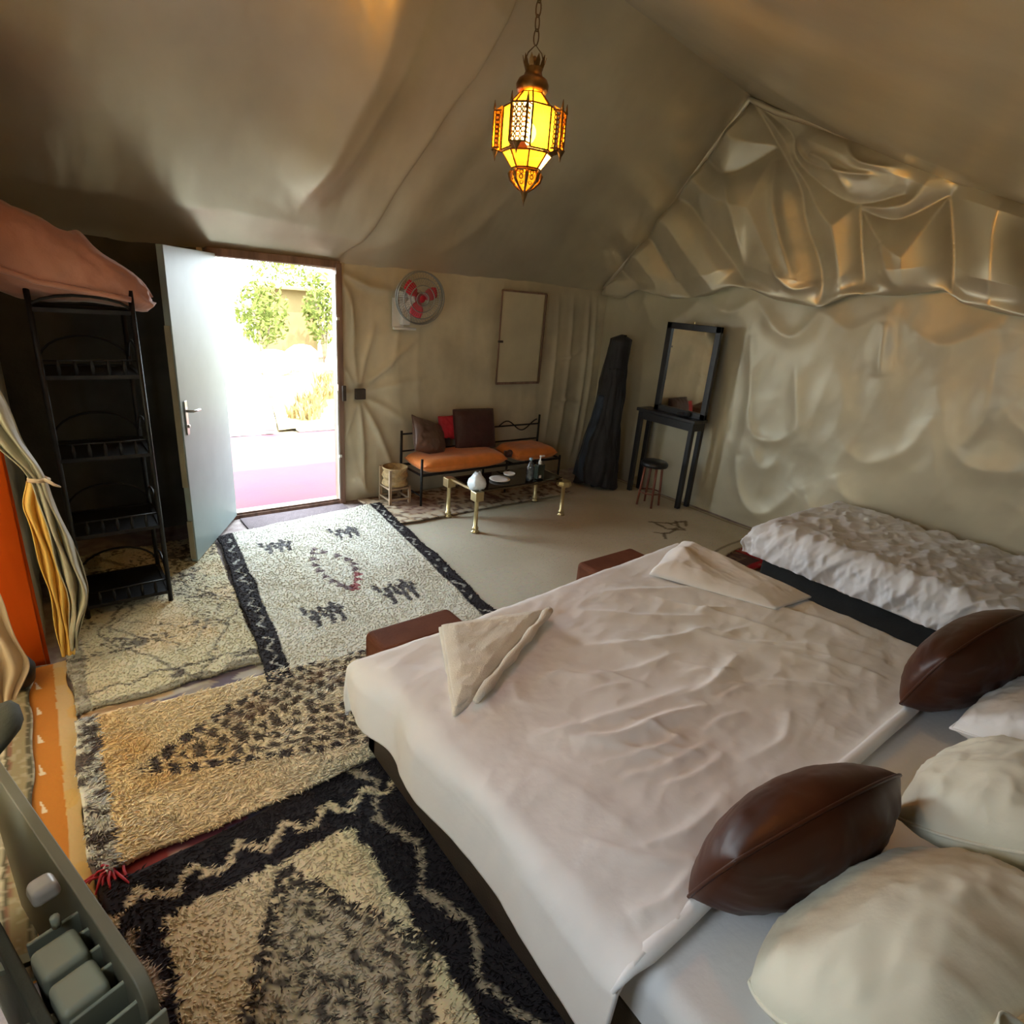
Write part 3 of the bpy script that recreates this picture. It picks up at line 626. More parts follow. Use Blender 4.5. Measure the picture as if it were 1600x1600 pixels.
def pat_left(x, y, u, v):
    n = len(x); c = base(n, (.70, .66, .48)); c = mixc(c, (.80, .62, .38), np.clip(fbm(x*3, y*3, 25, 3)*2-.1, 0, 1)*.7)
    wx = x+.02*vn(x*18, y*18, 31); wy = y+.025*vn(x*18, y*18, 32)
    dk = (.07, .06, .06)
    for k in range(3):                 # nested hand-knotted zigzag outlines
        a = np.abs(wx-.36)/.32+np.abs(wy-3.15-.05*k)/(.62-.16*k); c = mixc(c, dk, (np.abs(a-(1-.16*k)) < .022)*(.7-.1*k))
    st = vn(x*70, y*70, 40)*1.0+fbm(x*6, y*6, 41, 2); c = mixc(c, dk, ((st > .42) & (y > 2.95))*.8)
    c = mixc(c, dk, (np.abs(wy-(2.66+.05*np.abs(((x*5) % 1)-.5))) < .008)*.8); c = mixc(c, dk, (wy < 2.575)*.6)
    c = mixc(c, dk, ((np.abs(wy-2.62) < .022) & (vn(x*7, y*3, 9) > .3))*.8)
    bd = u < .075; c = mixc(c, (.20, .19, .17), bd*.7); c = mixc(c, (.6, .58, .5), (bd & (vn(x*60, y*60, 12) > .25))*.7)
    return c
def pat_gold(x, y, u, v):
    n = len(x); c = base(n, (.95, .76, .47)); c = mixc(c, (.90, .83, .64), np.clip((x-.25)*1.6+.6*fbm(x*4, y*4, 9, 3), 0, 1)*.9)
    c = mixc(c, (.85, .50, .16), np.clip(fbm(x*5, y*5, 19, 2)*1.6, 0, 1)*np.clip(1.0-x*2, 0, 1)*.7)
    jx = x+.007*vn(x*55, y*55, 3); jy = y+.007*vn(x*55, y*55, 4)
    cx, cy = .86, 2.07+.02*jx; r = (np.abs(jx-cx)/.76)**1.15+(np.abs(jy-cy)/.315)**1.25
    for k in range(5):
        rr = 1-.2*k; m = (np.abs(r-rr) < .072) & (np.cos(2*PI*(jx/.058)+k*PI) > -.35) & (r < 1.09)
        c = mixc(c, (.045, .035, .045) if k < 1 else (.10, .075, .06), m*.93)
    m = (r < .95) & (jy > cy+.06) & (vn(jx*20, jy*20, 8) > .35); c = mixc(c, (.25, .14, .09), m*.5)
    bd = (u < .045); c = mixc(c, (.07, .07, .10), bd*.9); c = mixc(c, (.75, .75, .70), (bd & (vn(x*40, y*40, 15) > .0))*.9)
    return c
def pat_black(x, y, u, v):
    n = len(x); c = base(n, (.92, .80, .54)); c = mixc(c, (.82, .72, .42), np.clip(fbm(x*5, y*5, 29, 3)+.4, 0, 1)*.6)
    jx = x+.012*vn(x*45, y*45, 5); jy = y+.012*vn(x*45, y*45, 6)
    bd = (jy > 1.435-.0*x)|(jx < .035)|(jx > .615-.03*(jy-1)); c = mixc(c, BLK, bd*1.)
    zt = 1.53+.035*(np.abs(((jx*7.2) % 1)-.5)*4-1)*1.0; c = mixc(c, (.85, .72, .48), ((np.abs(jy-zt) < .017) & (jy > 1.45))*.95)
    zx = .715+.035*(np.abs(((jy*3.2) % 1)-.5)*4-1); c = mixc(c, (.50, .42, .30), ((np.abs(jx-zx) < .012) & (jx > .62))*.9)
    zx = -.02+.03*(np.abs(((jy*4) % 1)-.5)*4-1); c = mixc(c, (.55, .45, .32), ((np.abs(jx-zx) < .014) & (jx < .04) & (jy < 1.45))*.9)
    a = np.abs(jx-.36)/.255+np.abs(jy-.95)/.465
    c = mixc(c, BLK, ((np.abs(a-1) < .055) & (np.cos(2*PI*jy/.042) > -.75))*.95)
    inn = a < .93; mo = vn(x*48, y*48, 51)+.7*np.cos(a*28)
    c = mixc(c, (.20, .19, .14), inn*.55); c = mixc(c, (.06, .055, .05), (inn & (mo > .35))*.9); c = mixc(c, (.58, .53, .40), (inn & (mo < -.35))*.75)
    return c
def pat_beige(x, y, u, v):
    n = len(x); c = base(n, (.56, .49, .34)); c = mixc(c, (.66, .59, .44), np.clip(.5+fbm(x*2, y*2, 7, 3), 0, 1))
    c = mixc(c, (.50, .51, .45), np.clip(1.3-(x-1.9)*1.0, 0, 1)*.5)
    jx = x+.01*vn(x*30, y*30, 5); jy = y+.01*vn(x*30, y*30, 6); dk = (.13, .09, .05)
    for p in ([(3.98, 2.93), (4.12, 2.82), (4.32, 2.80)], [(4.0, 2.88), (3.98, 2.75), (4.1, 2.66)], [(4.1, 2.84), (4.12, 2.68)], [(4.22, 2.83), (4.1, 2.72), (3.9, 2.68), (3.82, 2.75)], [(3.88, 2.7), (3.8, 2.62)], [(4.2, 2.72), (4.3, 2.78)]):
        c = mixc(c, dk, (lined(jx, jy, p) < .014)*.8)
    c = mixc(c, dk, (np.abs(v-.955) < .008)*.6); c = mixc(c, dk, (np.abs(u-.985) < .006)*.5)
    c = mixc(c, (.62, .55, .42), ((u > .955) & (u < .98) & (np.cos(v*150) > .2))*.8)
    return c
def pat_small(x, y, u, v):
    n = len(x); c = base(n, (.52, .40, .27)); m = vn(x*26, y*26, 3)+.5*vn(x*60, y*60, 8)
    c = mixc(c, (.60, .53, .40), (m > .15)*.8); c = mixc(c, (.10, .06, .05), (m < -.35)*.8)
    c = mixc(c, (.22, .10, .08), ((v > .12) & (v < .8) & (u > .1) & (fbm(x*3, y*3, 2, 2) > 0))*.5)
    c = mixc(c, (.62, .56, .44), ((v > .93) & (np.cos(u*120) > 0))*.7); return c
def pat_red(x, y, u, v):
    n = len(x); c = base(n, (.10, .055, .045)); c = mixc(c, (.45, .015, .025), ((v < .22)|(v > .8)|(u > .85))*.9); c = mixc(c, (.3, .2, .12), (vn(x*30, y*30, 4) > .5)*.5); return c

rug('beige_rug', 'large plain beige rug on the floor under the brass-legged glass table', [(2.0, 4.18), (4.72, 4.02), (4.72, 2.24), (1.86, 1.95)], pat_beige, .0125, .009, .001, 1, (.5, -.3), seg2=False, backing_h=.006, rad=.75)
rug('patterned_rug', 'small brown and cream speckled rug in front of the orange bench', [(1.98, 4.46), (3.95, 4.44), (3.9, 3.82), (2.0, 3.80)], pat_small, .010, .008, .018, 2, (.4, -.2), seg2=False, backing_h=.005, rad=.75)
rug('red_edged_rug', 'dark rug with a red border poking out at the foot of the single bed', [(2.9, 2.32), (4.35, 2.34), (4.35, 1.9), (2.9, 1.88)], pat_red, .011, .008, .002, 3, (.3, -.2), seg2=False, backing_h=.004, rad=.75)
rug('animal_rug', 'whitish wool rug with dark animal figures, a small dotted diamond and black side borders', [(.80, 4.14), (2.10, 4.30), (1.87, 2.27), (.60, 2.33)], pat_white, .0088, .013, .020, 4, (.6, -.4), backing_h=.007, rad=.7)
rug('shaggy_rug', 'cream rug with thin dark squiggles lying under the black iron shelf', [(-.09, 4.2), (.78, 4.2), (.64, 2.53), (-.09, 2.55)], pat_left, .0088, .014, .006, 5, (.5, -.5), backing_h=.008, rad=.7)
rug('golden_rug', 'golden cream shaggy rug with rows of dark knots forming a diamond', [(-.10, 2.47), (1.45, 2.33), (1.45, 1.66), (-.10, 1.68)], pat_gold, .0066, .024, .012, 6, (.75, -.75), backing_h=.012, rad=.62, bump=.012)
rug('black_bordered_rug', 'cream shaggy rug with a black zigzag border beside the large bed', [(-.08, 1.635), (.84, 1.665), (.84, .15), (-.08, .15)], pat_black, .0066, .020, .004, 8, (.6, -.6), backing_h=.012, rad=.62, bump=.012)
mt = MB()
roundbox('doormat', (1.03, 4.13, .004), (1.84, 4.46, .016), M['mauve'], bevel=.004)
tag(sc.objects['doormat'], 'flat mauve doormat lying inside the open doorway', 'mat')
# flat fringed strip showing between the shaggy rugs
def pat_strip(x, y, u, v):
    n = len(x); c = base(n, (.38, .33, .30)); c = mixc(c, (.12, .10, .17), (vn(x*6, y*30, 3) > .05)*.8); c = mixc(c, (.60, .58, .52), (vn(x*9+4, y*50, 5) > .25)*.8)
    c = mixc(c, (.62, .40, .18), ((x < .25) & (y > 2.5))*.6); c = mixc(c, (.34, .05, .06), ((x < .1) & (y < 1.75))*.95); c = mixc(c, (.4, .06, .07), ((y < 1.75) & (vn(x*10, y*10, 2) > .45))*.7); return c
rug('striped_underlay', 'flat woven mauve and white rug showing in strips between the shaggy rugs', [(-.085, 2.62), (1.3, 2.56), (1.3, 1.55), (-.085, 1.55)], pat_strip, .012, 0, .0015, 9, flat=True, backing_h=.002, bump=.003)
# kilims in the annex opening
def pat_orange(x, y, u, v):
    n = len(x); c = base(n, (.60, .23, .04)); edge_ = x > -.150; c = mixc(c, (.66, .47, .24), edge_*1.)
    c = mixc(c, (.72, .44, .12), ((vn(x*30, y*12, 3) > .2) & edge_)*.5)
    ph = (y*5.2) % 1; tri = (x < -.155) & (x > -.215) & ((x+.215)/.05 < (1-ph)*1.1) & (ph > .66); c = mixc(c, (.85, .72, .55), tri*1.); return c
def pat_stripe(x, y, u, v):
    n = len(x); c = base(n, (.12, .11, .07)); s = (x*11+.2) % 1
    c = mixc(c, (.36, .30, .18), (s < .45)*.9); c = mixc(c, (.62, .56, .42), ((np.abs(s-.72) < .07))*(.6+.4*(vn(x*60, y*60, 4) > 0))); c = mixc(c, (.30, .15, .10), (s > .9)*.8)
    c = mixc(c, (.5, .45, .34), ((vn(x*70, y*70, 9) > .45))*.5); return c
rug('orange_kilim', 'orange flat-woven kilim with a row of pale triangles at the left edge of the floor', [(-.9, 3.0), (-.098, 3.0), (-.098, 1.45), (-.9, 1.45)], pat_orange, .005, 0, -.002, 11, flat=True, bump=.004)
rug('striped_kilim', 'dark striped kilim lying on top of the orange kilim', [(-1.2, 2.92), (-.225, 2.92), (-.235, 1.45), (-1.2, 1.45)], pat_stripe, .008, 0, .010, 12, flat=True, bump=.003)
m = MB(); rg = random.Random(4)
for i in range(14):
    x0 = -.07+rg.random()*.05; y0 = 1.67+rg.random()*.03; a = rg.uniform(2.6, 5.2); l = rg.uniform(.04, .10)
    m.tube([(x0, y0, .03), (x0+.5*l*math.cos(a), y0+.5*l*math.sin(a), .035+.01*rg.random()), (x0+l*math.cos(a)+.01, y0+l*math.sin(a), .026)], [.004, .004, .003], 6)
tag(m.build('wool_tassel', M['redcloth'], smooth=True), 'dark red wool tassel at the near left corner of the golden rug', 'tassel')

# ------------------------------------------------------------------ large bed
def box_thing(lo, hi, **k): return roundbox('x', lo, hi, **k)
bed = thing('large_bed', 'large double bed with a dark brown upholstered frame in the foreground', 'bed', (1.8, .8, 0))
roundbox('side_rail', (.80, -.25, .03), (.87, 1.74, .33), M['bed_leather'], bed, .015)
roundbox('side_rail', (2.70, -.25, .03), (2.77, 1.76, .33), M['bed_leather'], bed, .015)
roundbox('foot_rail', (.80, 1.66, .03), (2.77, 1.735, .33), M['bed_leather'], bed, .015)
roundbox('bed_base', (.86, -.24, .02), (2.71, 1.67, .28), M['dark_base'], bed, .01)
P = None
# mattress with fitted sheet
def slab(name, x0, x1, y0, y1, z0, z1, R, mat, parent, wr, seed, n=(220, 220), amp=1., extra=None, hem=None, sub=None):
    """a cloth lying over a slab: arc-rolled over all four edges"""
    hang_ = (z1-z0)
    s = np.linspace(x0-hang_, x1+hang_, n[0]); t = np.linspace(y0-hang_, y1+hang_, n[1]); S, Tt = np.meshgrid(s, t)
    def side(p, lo, hi):
        a = np.maximum(lo+R-p, 0); b_ = np.maximum(p-(hi-R), 0); o = a+b_; sg = np.where(a > 0, -1, 1)
        th = np.minimum(o/R, PI/2); off = R*np.sin(th); dr = R*(1-np.cos(th))+np.maximum(o-R*PI/2, 0)
        q = np.where(a > 0, lo+R, np.where(b_ > 0, hi-R, p)); return q+sg*off, dr, o
    X_, dx, ox = side(S, x0, x1); Y_, dy, oy = side(Tt, y0, y1)
    dz = np.maximum(dx, dy)+.25*np.minimum(dx, dy); Z_ = np.maximum(z1-dz, z0)
    w_ = wr(S, Tt)*amp
    hangf = np.clip(dz/(z1-z0+1e-6), 0, 1)
    Z_ = Z_+w_*(1-hangf); sx = np.where(ox > 0, np.where(S < x0+R, -1, 1), 0); sy = np.where(oy > 0, np.where(Tt < y0+R, -1, 1), 0)
    rip = wr(S+.3, Tt)*1.4*np.clip(dz/.05, 0, 1); X_ = X_+sx*rip; Y_ = Y_+sy*rip
    return grid_obj(name, np.stack([X_, Y_, Z_], -1), mat, parent)
def w_smooth(x, y): return .006*fbm(x*3, y*3, 71, 3)+.006*fold(x, y, [(1.6, .40), (1.9, .34), (2.2, .36)], 1, .02)
slab('mattress', .80, 2.78, -.24, 1.72, .27, .455, .05, M['sheet2'], bed, w_smooth, 3, (160, 160))
roundbox('headboard', (.78, -.32, .05), (2.80, -.25, .44), M['bed_leather'], bed, .03)

# duvet spread over the bed
HL, HR, HF = .235, .16, .20
s = np.linspace(.79-HL, 2.77+HR, 330); t = np.linspace(.42, 1.74+HF, 230); S, T = np.meshgrid(s, t)
yf = 1.66+.075*(S-.78); ZT = .485
R = .07
a = np.maximum(.79+.03-S, 0); b_ = np.maximum(S-2.77, 0); c_ = np.maximum(T-yf, 0)
def arc(o, R): th = np.minimum(o/R, PI/2); return R*np.sin(th), R*(1-np.cos(th))+np.maximum(o-R*PI/2, 0)
oa, da = arc(a, .08); ob, db = arc(b_, .08); oc, dc = arc(c_, .07)
X = np.where(a > 0, .82-oa-.10*np.maximum(da-.08, 0), np.where(b_ > 0, 2.77+ob, S)); Y = np.where(c_ > 0, yf+oc+.12*np.maximum(dc-.07, 0), T)
dz = np.maximum(np.maximum(da, db), dc)+.12*np.minimum(da, dc)
hem_z = .012*np.sin(T*8)+.02*np.sin(T*3.1+1)
Z = ZT-dz*(1+hem_z)
wr_ = .010*fbm(S*2.2, T*2.2, 81, 3)+.0052*ridge(S*5+T*2, T*7-S*2, 83, 3)+.002*fbm(S*14, T*20, 85, 3)
FO = [([(1.106, .978), (1.25, .90), (1.458, .874), (1.65, .83)], .024, .022), ([(1.0, 1.05), (1.2, 1.0), (1.5, .95), (1.66, .93)], .014, .02), ([(1.58, .913), (1.75, .90), (2.016, .962)], .014, .02), ([(1.12, .86), (1.3, .80), (1.45, .80)], .010, .015),
      ([(1.15, .78), (1.3, .74), (1.5, .73)], .008, .013), ([(1.2, .70), (1.35, .67), (1.5, .68)], .007, .012), ([(1.35, 1.2), (1.6, 1.12), (1.8, 1.1)], .010, .02), ([(1.5, 1.35), (1.8, 1.2), (2.1, 1.15)], .012, .02), ([(1.7, 1.55), (1.95, 1.35), (2.2, 1.2)], .010, .02),
      ([(2.1, 1.45), (2.25, 1.2), (2.35, .95)], .012, .02), ([(2.0, 1.2), (2.1, 1.0), (2.3, .8)], .010, .018), ([(1.9, .85), (2.1, .7), (2.2, .6)], .008, .015), ([(2.2, .85), (2.35, .7), (2.4, .55)], .010, .016), ([(2.3, .9), (2.45, .75), (2.55, .6)], .010, .016), ([(2.45, 1.3), (2.6, 1.0), (2.65, .7)], .010, .02),
      ([(.95, .95), (1.0, .8), (1.02, .62)], .006, .03), ([(1.0, .60), (1.15, .56), (1.35, .58)], .010, .018), ([(.9, .7), (1.0, .55), (1.1, .50)], .010, .02), ([(1.5, .62), (1.7, .60), (1.85, .66)], .008, .016), ([(.78, 1.62), (.95, 1.45), (1.0, 1.2)], .008, .03), ([(1.9, 1.62), (2.2, 1.5), (2.4, 1.4)], .008, .02),
      ([(.84, .5), (.95, .47), (1.1, .49)], .012, .02), ([(1.2, 1.1), (1.1, 1.2), (1.15, 1.3)], .006, .02)]
for k in range(26):                 # small creases across the near right part
    cx, cy = 1.15+.05*k+.1*math.sin(k*7), 1.0-.25*math.sin(k*2.3); an = .5*math.sin(k*3.7)-.6
    FO.append(([(cx-.10*math.cos(an), cy-.10*math.sin(an)), (cx, cy+.012), (cx+.10*math.cos(an), cy+.10*math.sin(an))], .0055, .010))
for p, am, w_ in FO: wr_ += fold(S, T, p, am*1.25, w_, side=1.8)
Z = Z+wr_*np.clip(1-dz/.12, 0, 1)
puf = .014*np.sin(T*13+2*np.sin(T*4))+.012*fbm(S*3, T*6, 88, 3)
X = X-np.where(a > 0, 1, 0)*puf*np.clip(da/.06, 0, 1)+np.where(b_ > 0, 1, 0)*puf*.5*np.clip(db/.06, 0, 1)
# corner pouch at the near foot corner and the rolled top hem
cp = np.exp(-(((S-.72)/.16)**2+((T-1.76)/.16)**2)); X -= .035*cp; Y += .02*cp
nearh = np.exp(-((T-.42)/.03)**2); Z += .012*nearh
Z = np.maximum(Z, .245+.01*np.sin(T*9)+.01*np.sin(S*11))
P = np.stack([X, Y, Z], -1)
dv_ = grid_obj('duvet', P, M['sheet'], thick=.012)
tag(dv_, 'creased white duvet spread over the large bed', 'duvet')
# turned-back white hem of the duvet
pts = [(x, .428+.006*math.sin(x*5), .488+.004*math.sin(x*13)-.5*max(0, .79-x)) for x in np.linspace(.72, 2.74, 40)]
MB().tube(pts, [.004, .012]+[.021]*36+[.010, .003], 10).build('duvet_hem', M['sheet2'], dv_, smooth=True)

# footstools
for nm, x0, x1, y0, y1, lb in (('footstool', .92, 1.34, 1.84, 2.03, 'brown upholstered footstool at the near corner of the bed foot'), ('footstool', 2.24, 2.70, 1.90, 2.10, 'brown upholstered footstool by the bed foot beside the beige rug, farther from the camera')):
    t_ = thing(nm, lb, 'stool', ((x0+x1)/2, (y0+y1)/2, .02), 'footstools at the foot of the large bed')
    roundbox('seat', (x0, y0, .10), (x1, y1, .375), M['brown_velvet'], t_, .03, 4)
    for sx in (x0+.04, x1-.04):
        for sy in (y0+.04, y1-.04): MB().tube([(sx, sy, .025), (sx, sy, .11)], [.014, .02], 10).build('leg', M['black_wood'], t_, smooth=True)

# folded towels
def towel(name, label, cat, poly, z, th, mat, seed, roll=None, n=70):
    """a triangular-folded towel: superimposed layers"""
    (ax, ay), (bx, by), (cx, cy) = poly; t_ = thing(name, label, cat, ((ax+bx+cx)/3, (ay+by+cy)/3, z))
    for L_ in range(2):
        u = np.linspace(0, 1, n); U, V = np.meshgrid(u, u); A = np.array((ax, ay)); B = np.array((bx, by)); C_ = np.array((cx, cy)); ctr = (A+B+C_)/3
        sc_ = 1-.06*L_; A, B, C2 = [ctr+(q-ctr)*sc_ for q in (A, B, C_)]
        # square -> triangle with rounded blend (edge AB, apex C)
        P2 = (A[None, None]*(1-U[..., None])+B[None, None]*U[..., None])*(1-V[..., None])+C2[None, None]*V[..., None]+(np.array((.06, .02))*(U[..., None]-.5))*V[..., None]
        e_ = np.clip(np.minimum(np.minimum(U, 1-U)*(1-V*.7), np.minimum(V, 1-V))*9, 0, 1)
        h_ = z+L_*th*.8+th*np.sqrt(np.clip(e_, 0, 1))+.010*ridge(P2[..., 0]*8+P2[..., 1]*6, P2[..., 1]*9-P2[..., 0]*4, seed+L_, 3)*e_
        grid_obj('folded_layer', np.stack([P2[..., 0], P2[..., 1], h_], -1), mat, t_, thick=.006)
    if roll:
        m = MB(); pts = [Vector(p) for p in roll]; m.tube([pts[0].lerp(pts[-1], i/14)+Vector((0, 0, .004*math.sin(i*2.1))) for i in range(15)], [.016+.005*math.sin(i*1.7) for i in range(15)], 12)
        m.build('rolled_edge', mat, t_, smooth=True)
    return t_
towel('folded_towel', 'cream towel folded into a triangle on the near left of the large bed', 'towel', [(1.10, 1.72), (1.56, 1.60), (.90, 1.26)], .492, .018, M['towel'], 5, [(1.54, 1.56, .53), (1.20, 1.38, .525), (.95, 1.25, .522)])
# crumpled sheet flap over the far foot corner
u = np.linspace(0, 1, 90); U, V = np.meshgrid(u, u)
A = np.array((2.28, 1.62)); B = np.array((2.76, 1.79)); C_ = np.array((2.80, 1.05)); D = np.array((2.52, 1.08))
P2 = (A*(1-U[..., None])+B*U[..., None])*(1-V[..., None])+(D*(1-U[..., None])+C_*U[..., None])*V[..., None]
e_ = np.sqrt(np.clip(np.minimum(np.minimum(U, 1-U), np.minimum(V*1.3, (1-V)))*6, 0, 1))
hz = .492+e_*(.055*(1-V)**.7+.012)+.014*ridge(P2[..., 0]*7, P2[..., 1]*6, 33, 3)*e_*(1-.5*V)+.03*np.exp(-((U-.45)**2+(V-.10)**2)/.02)
tag(grid_obj('bath_towel', np.stack([P2[..., 0], P2[..., 1], hz], -1), M['sheet'], thick=.008), 'white towel bunched up on the far foot corner of the large bed', 'towel')

# pillows and cushions
def cushion(name, label, cat, c, size, th, rot, mat, seed, p=2.6, pinch=.10, wr=.006, n=64, group=None, rnd=.12, ends=0, flange=False, sag=None):
    u = np.linspace(-1, 1, n); U, V = np.meshgrid(u, u)
    bul = (np.clip(1-np.abs(U)**p, 0, 1)*np.clip(1-np.abs(V)**p, 0, 1))**.6
    kx = (1-pinch*(1-np.abs(V)**2)*np.abs(U)**4)*np.sqrt(1-rnd*V**2); ky = (1-pinch*(1-np.abs(U)**2)*np.abs(V)**4)*np.sqrt(1-rnd*U**2)*(1-ends*np.abs(U)**2.2)
    X = U*size[0]/2*kx; Yy = V*size[1]/2*ky
    rg_ = wr*ridge(U*2.2+seed, V*2.2, seed, 3)+wr*.7*ridge(U*5+V*2+seed, V*2.5-U, seed+9, 2)*np.clip(np.hypot(U, V)+.2, 0, 1)+wr*.8*np.cos(np.arctan2(V, U)*14)*np.clip(np.hypot(U, V)-.55, 0, 1)
    zt = bul*th/2+rg_*np.clip(bul*2, 0, 1); zb = -bul*th/2+rg_*.6*np.clip(bul*2, 0, 1)
    if sag is not None: q = sag(U, V); zt = zt+q; zb = zb+q
    Rm = np.array(rot)
    def tr(X, Y, Z): return np.stack([X, Y, Z], -1) @ Rm.T + np.array(c)
    G1 = tr(X, Yy, zt).reshape(-1, 3); G2 = tr(X, Yy, zb).reshape(-1, 3); i = np.arange(n*n).reshape(n, n)
    F = np.stack([i[:-1, :-1], i[:-1, 1:], i[1:, 1:], i[1:, :-1]], -1).reshape(-1, 4); F2 = F[:, ::-1]+n*n
    t_ = thing(name, label, cat, c, group)
    o = mesh_np('cover', np.concatenate([G1, G2]), np.concatenate([F, F2]), None, mat, t_)
    m_ = o.modifiers.new('weld', 'WELD'); m_.merge_threshold = .0015
    b0 = [tr(X[0, k]*1.01, Yy[0, k]*1.01, 0*zt[0, k]+(sag(U[0, k], V[0, k]) if sag is not None else 0)) for k in range(0, n, 3)]
    per = [(0, k) for k in range(0, n, 3)]+[(k, n-1) for k in range(0, n, 3)]+[(n-1, k) for k in range(n-1, -1, -3)]+[(k, 0) for k in range(n-1, -1, -3)]
    m2 = MB(); m2.tube([tuple(tr(X[a_, b2], Yy[a_, b2], (sag(U[a_, b2], V[a_, b2]) if sag is not None else 0.))) for a_, b2 in per], .0045, 6)
    m2.build('seam', mat, t_, smooth=True)
    if flange:                       # ruffled open end of the pillowcase
        k_ = np.linspace(8, n-1, 110); kk = np.clip(k_, 0, n-1); ex = np.interp(kk, np.arange(n), X[0]); ey = np.interp(kk, np.arange(n), Yy[0])
        w1 = np.linspace(0, 1, 8)[:, None]; ph = kk*.55+seed; wd = (.050+.018*np.sin(kk*.31+seed))[None]
        fx1 = ex[None]+w1*.008*np.sin(ph*1.7)[None]; fy1 = ey[None]+.012-w1*wd; fz1 = w1*(.014*np.sin(ph)+.010*np.sin(ph*2.3))[None]+.012*w1**2
        grid_obj('flange', tr(fx1, fy1, fz1), mat, t_, thick=.003)
    return t_
def rotm(ez=0, ex=0, ey=0): return np.array(Matrix.Rotation(ez, 3, 'Z') @ Matrix.Rotation(ey, 3, 'Y') @ Matrix.Rotation(ex, 3, 'X'))
D_ = math.radians
gc_ = 'shiny brown cushions on the large bed'; gp_ = 'white pillows at the head of the large bed'
cushion('brown_cushion', 'shiny brown cushion standing against the nearest pillow, in the middle of the picture foreground', 'cushion', (1.275, .355, .595), (.63, .40), .25, rotm(D_(-10), D_(112), D_(0)), M['brown_satin'], 3, p=2.0, pinch=.0, rnd=.12, ends=.40, wr=.006, group=gc_)
cushion('brown_cushion', 'shiny brown cushion at the far side of the bed head, by the single bed', 'cushion', (2.52, .36, .645), (.70, .44), .26, rotm(D_(-8), D_(108), D_(0)), M['brown_satin'], 5, p=2.0, pinch=.0, rnd=.12, ends=.40, wr=.006, group=gc_)
cushion('pillow', 'big plump white pillow nearest the camera at the bottom right', 'pillow', (1.20, .075, .60), (.70, .46), .29, rotm(D_(-10), D_(-40), D_(2)), M['pillow'], 7, p=2.2, pinch=.0, rnd=.36, wr=.010, flange=True, group=gp_)
cushion('pillow', 'white pillow with a gathered rim lying beyond the brown cushion', 'pillow', (1.80, .06, .65), (.60, .44), .26, rotm(D_(-6), D_(-30), D_(4)), M['pillow'], 9, p=2.2, pinch=.02, rnd=.32, wr=.011, flange=True, group=gp_)
cushion('pillow', 'white pillow farthest to the right, behind the far brown cushion', 'pillow', (2.40, .10, .60), (.56, .36), .22, rotm(D_(-5), D_(-15)), M['sheet2'], 11, p=2.4, pinch=.06, wr=.010, group=gp_)
# ------------------------------------------------------------------ single bed
sb = thing('single_bed', 'single bed with a charcoal base and crumpled white sheet against the right wall', 'bed', (4.1, .8, 0))
roundbox('bed_base', (3.62, -.25, .0), (4.62, 1.72, .27), M['dark_base'], sb, .015)
def w_single(x, y):
    return .022*ridge(x*4+y*5, y*4.5-x*2, 91, 3)+.008*fbm(x*10, y*14, 93, 3)+.010*ridge(x*6+y*11, y*7-x*5, 95, 2)
slab('mattress', 3.58, 4.66, -.24, 1.76, .26, .46, .07, M['sheet2'], sb, w_smooth, 4, (60, 60))
sh = slab('bed_sheet', 3.54, 4.67, -.25, 1.80, .285, .50, .10, M['sheet2'], sb, w_single, 5, (200, 330))
sh['label'] = 'very crumpled white sheet'
cushion('brown_cushion', 'brown cushion cut off by the right edge, on the single bed', 'cushion', (4.32, .32, .58), (.44, .40), .12, rotm(.1, .2), M['brown_velvet'], 13)

# ------------------------------------------------------------------ coffee table and what stands on it
ct = thing('coffee_table', 'low glass coffee table on four brass legs in front of the bench', 'table', (2.92, 3.61, .015))
LG = [(2.48, 3.43, 0), (2.47, 3.81, 0), (3.37, 3.42, 1), (3.40, 3.81, 0)]
for x, y, big in LG:
    lg = MB().lathe([(.022, .018), (.034, .018), (.034, .028), (.018, .036), (.026, .046), (.026, .058), (.017, .068), (.017, .27), (.024, .278)], (x, y, 0), 18).build('leg', M['brass'], ct, smooth=True)
    if big: MB().lathe([(.03, .275), (.062, .285), (.066, .30), (.058, .325), (.03, .33)], (x, y, 0), 8).build('corner_block', M['brass'], lg)
    else: MB().box((x, y, .315), (.075, .075, .075)).build('corner_block', M['brass'], lg, bevel=.004)
MB().bar((2.48, 3.46, .345), (2.47, 3.78, .345), .016).build('end_rail', M['brass'], ct); MB().bar((3.38, 3.46, .335), (3.40, 3.78, .335), .016).build('end_rail', M['brass'], ct)
MB().bar((2.51, 3.81, .345), (3.37, 3.81, .335), .012).build('long_rail', M['chain'], ct); MB().bar((2.51, 3.43, .345), (3.34, 3.42, .335), .012).build('long_rail', M['chain'], ct)
MB().box((2.93, 3.62, .350), (.86, .37, .010)).build('glass_top', M['glass'], ct, bevel=.003)
m = MB().lathe([(.001, .357), (.05, .357), (.062, .375), (.065, .40), (.058, .43), (.042, .455), (.03, .475), (.02, .482), (.001, .48)], (2.50, 3.47, 0), 20)
m.v = [(v[0]+.010*math.sin(40*v[2]+3*math.atan2(v[1]-3.47, v[0]-2.5)), v[1]+.010*math.cos(35*v[2]+4*math.atan2(v[1]-3.47, v[0]-2.5)), v[2]+.008*math.sin(5*math.atan2(v[1]-3.47, v[0]-2.5))) for v in m.v]
tag(m.build('plastic_bag', mk('bluish_white_film', (.72, .82, .88), .35, 0, .1, 20, .3, 80), smooth=True), 'crumpled bluish white plastic bag on the near corner of the glass table', 'bag')
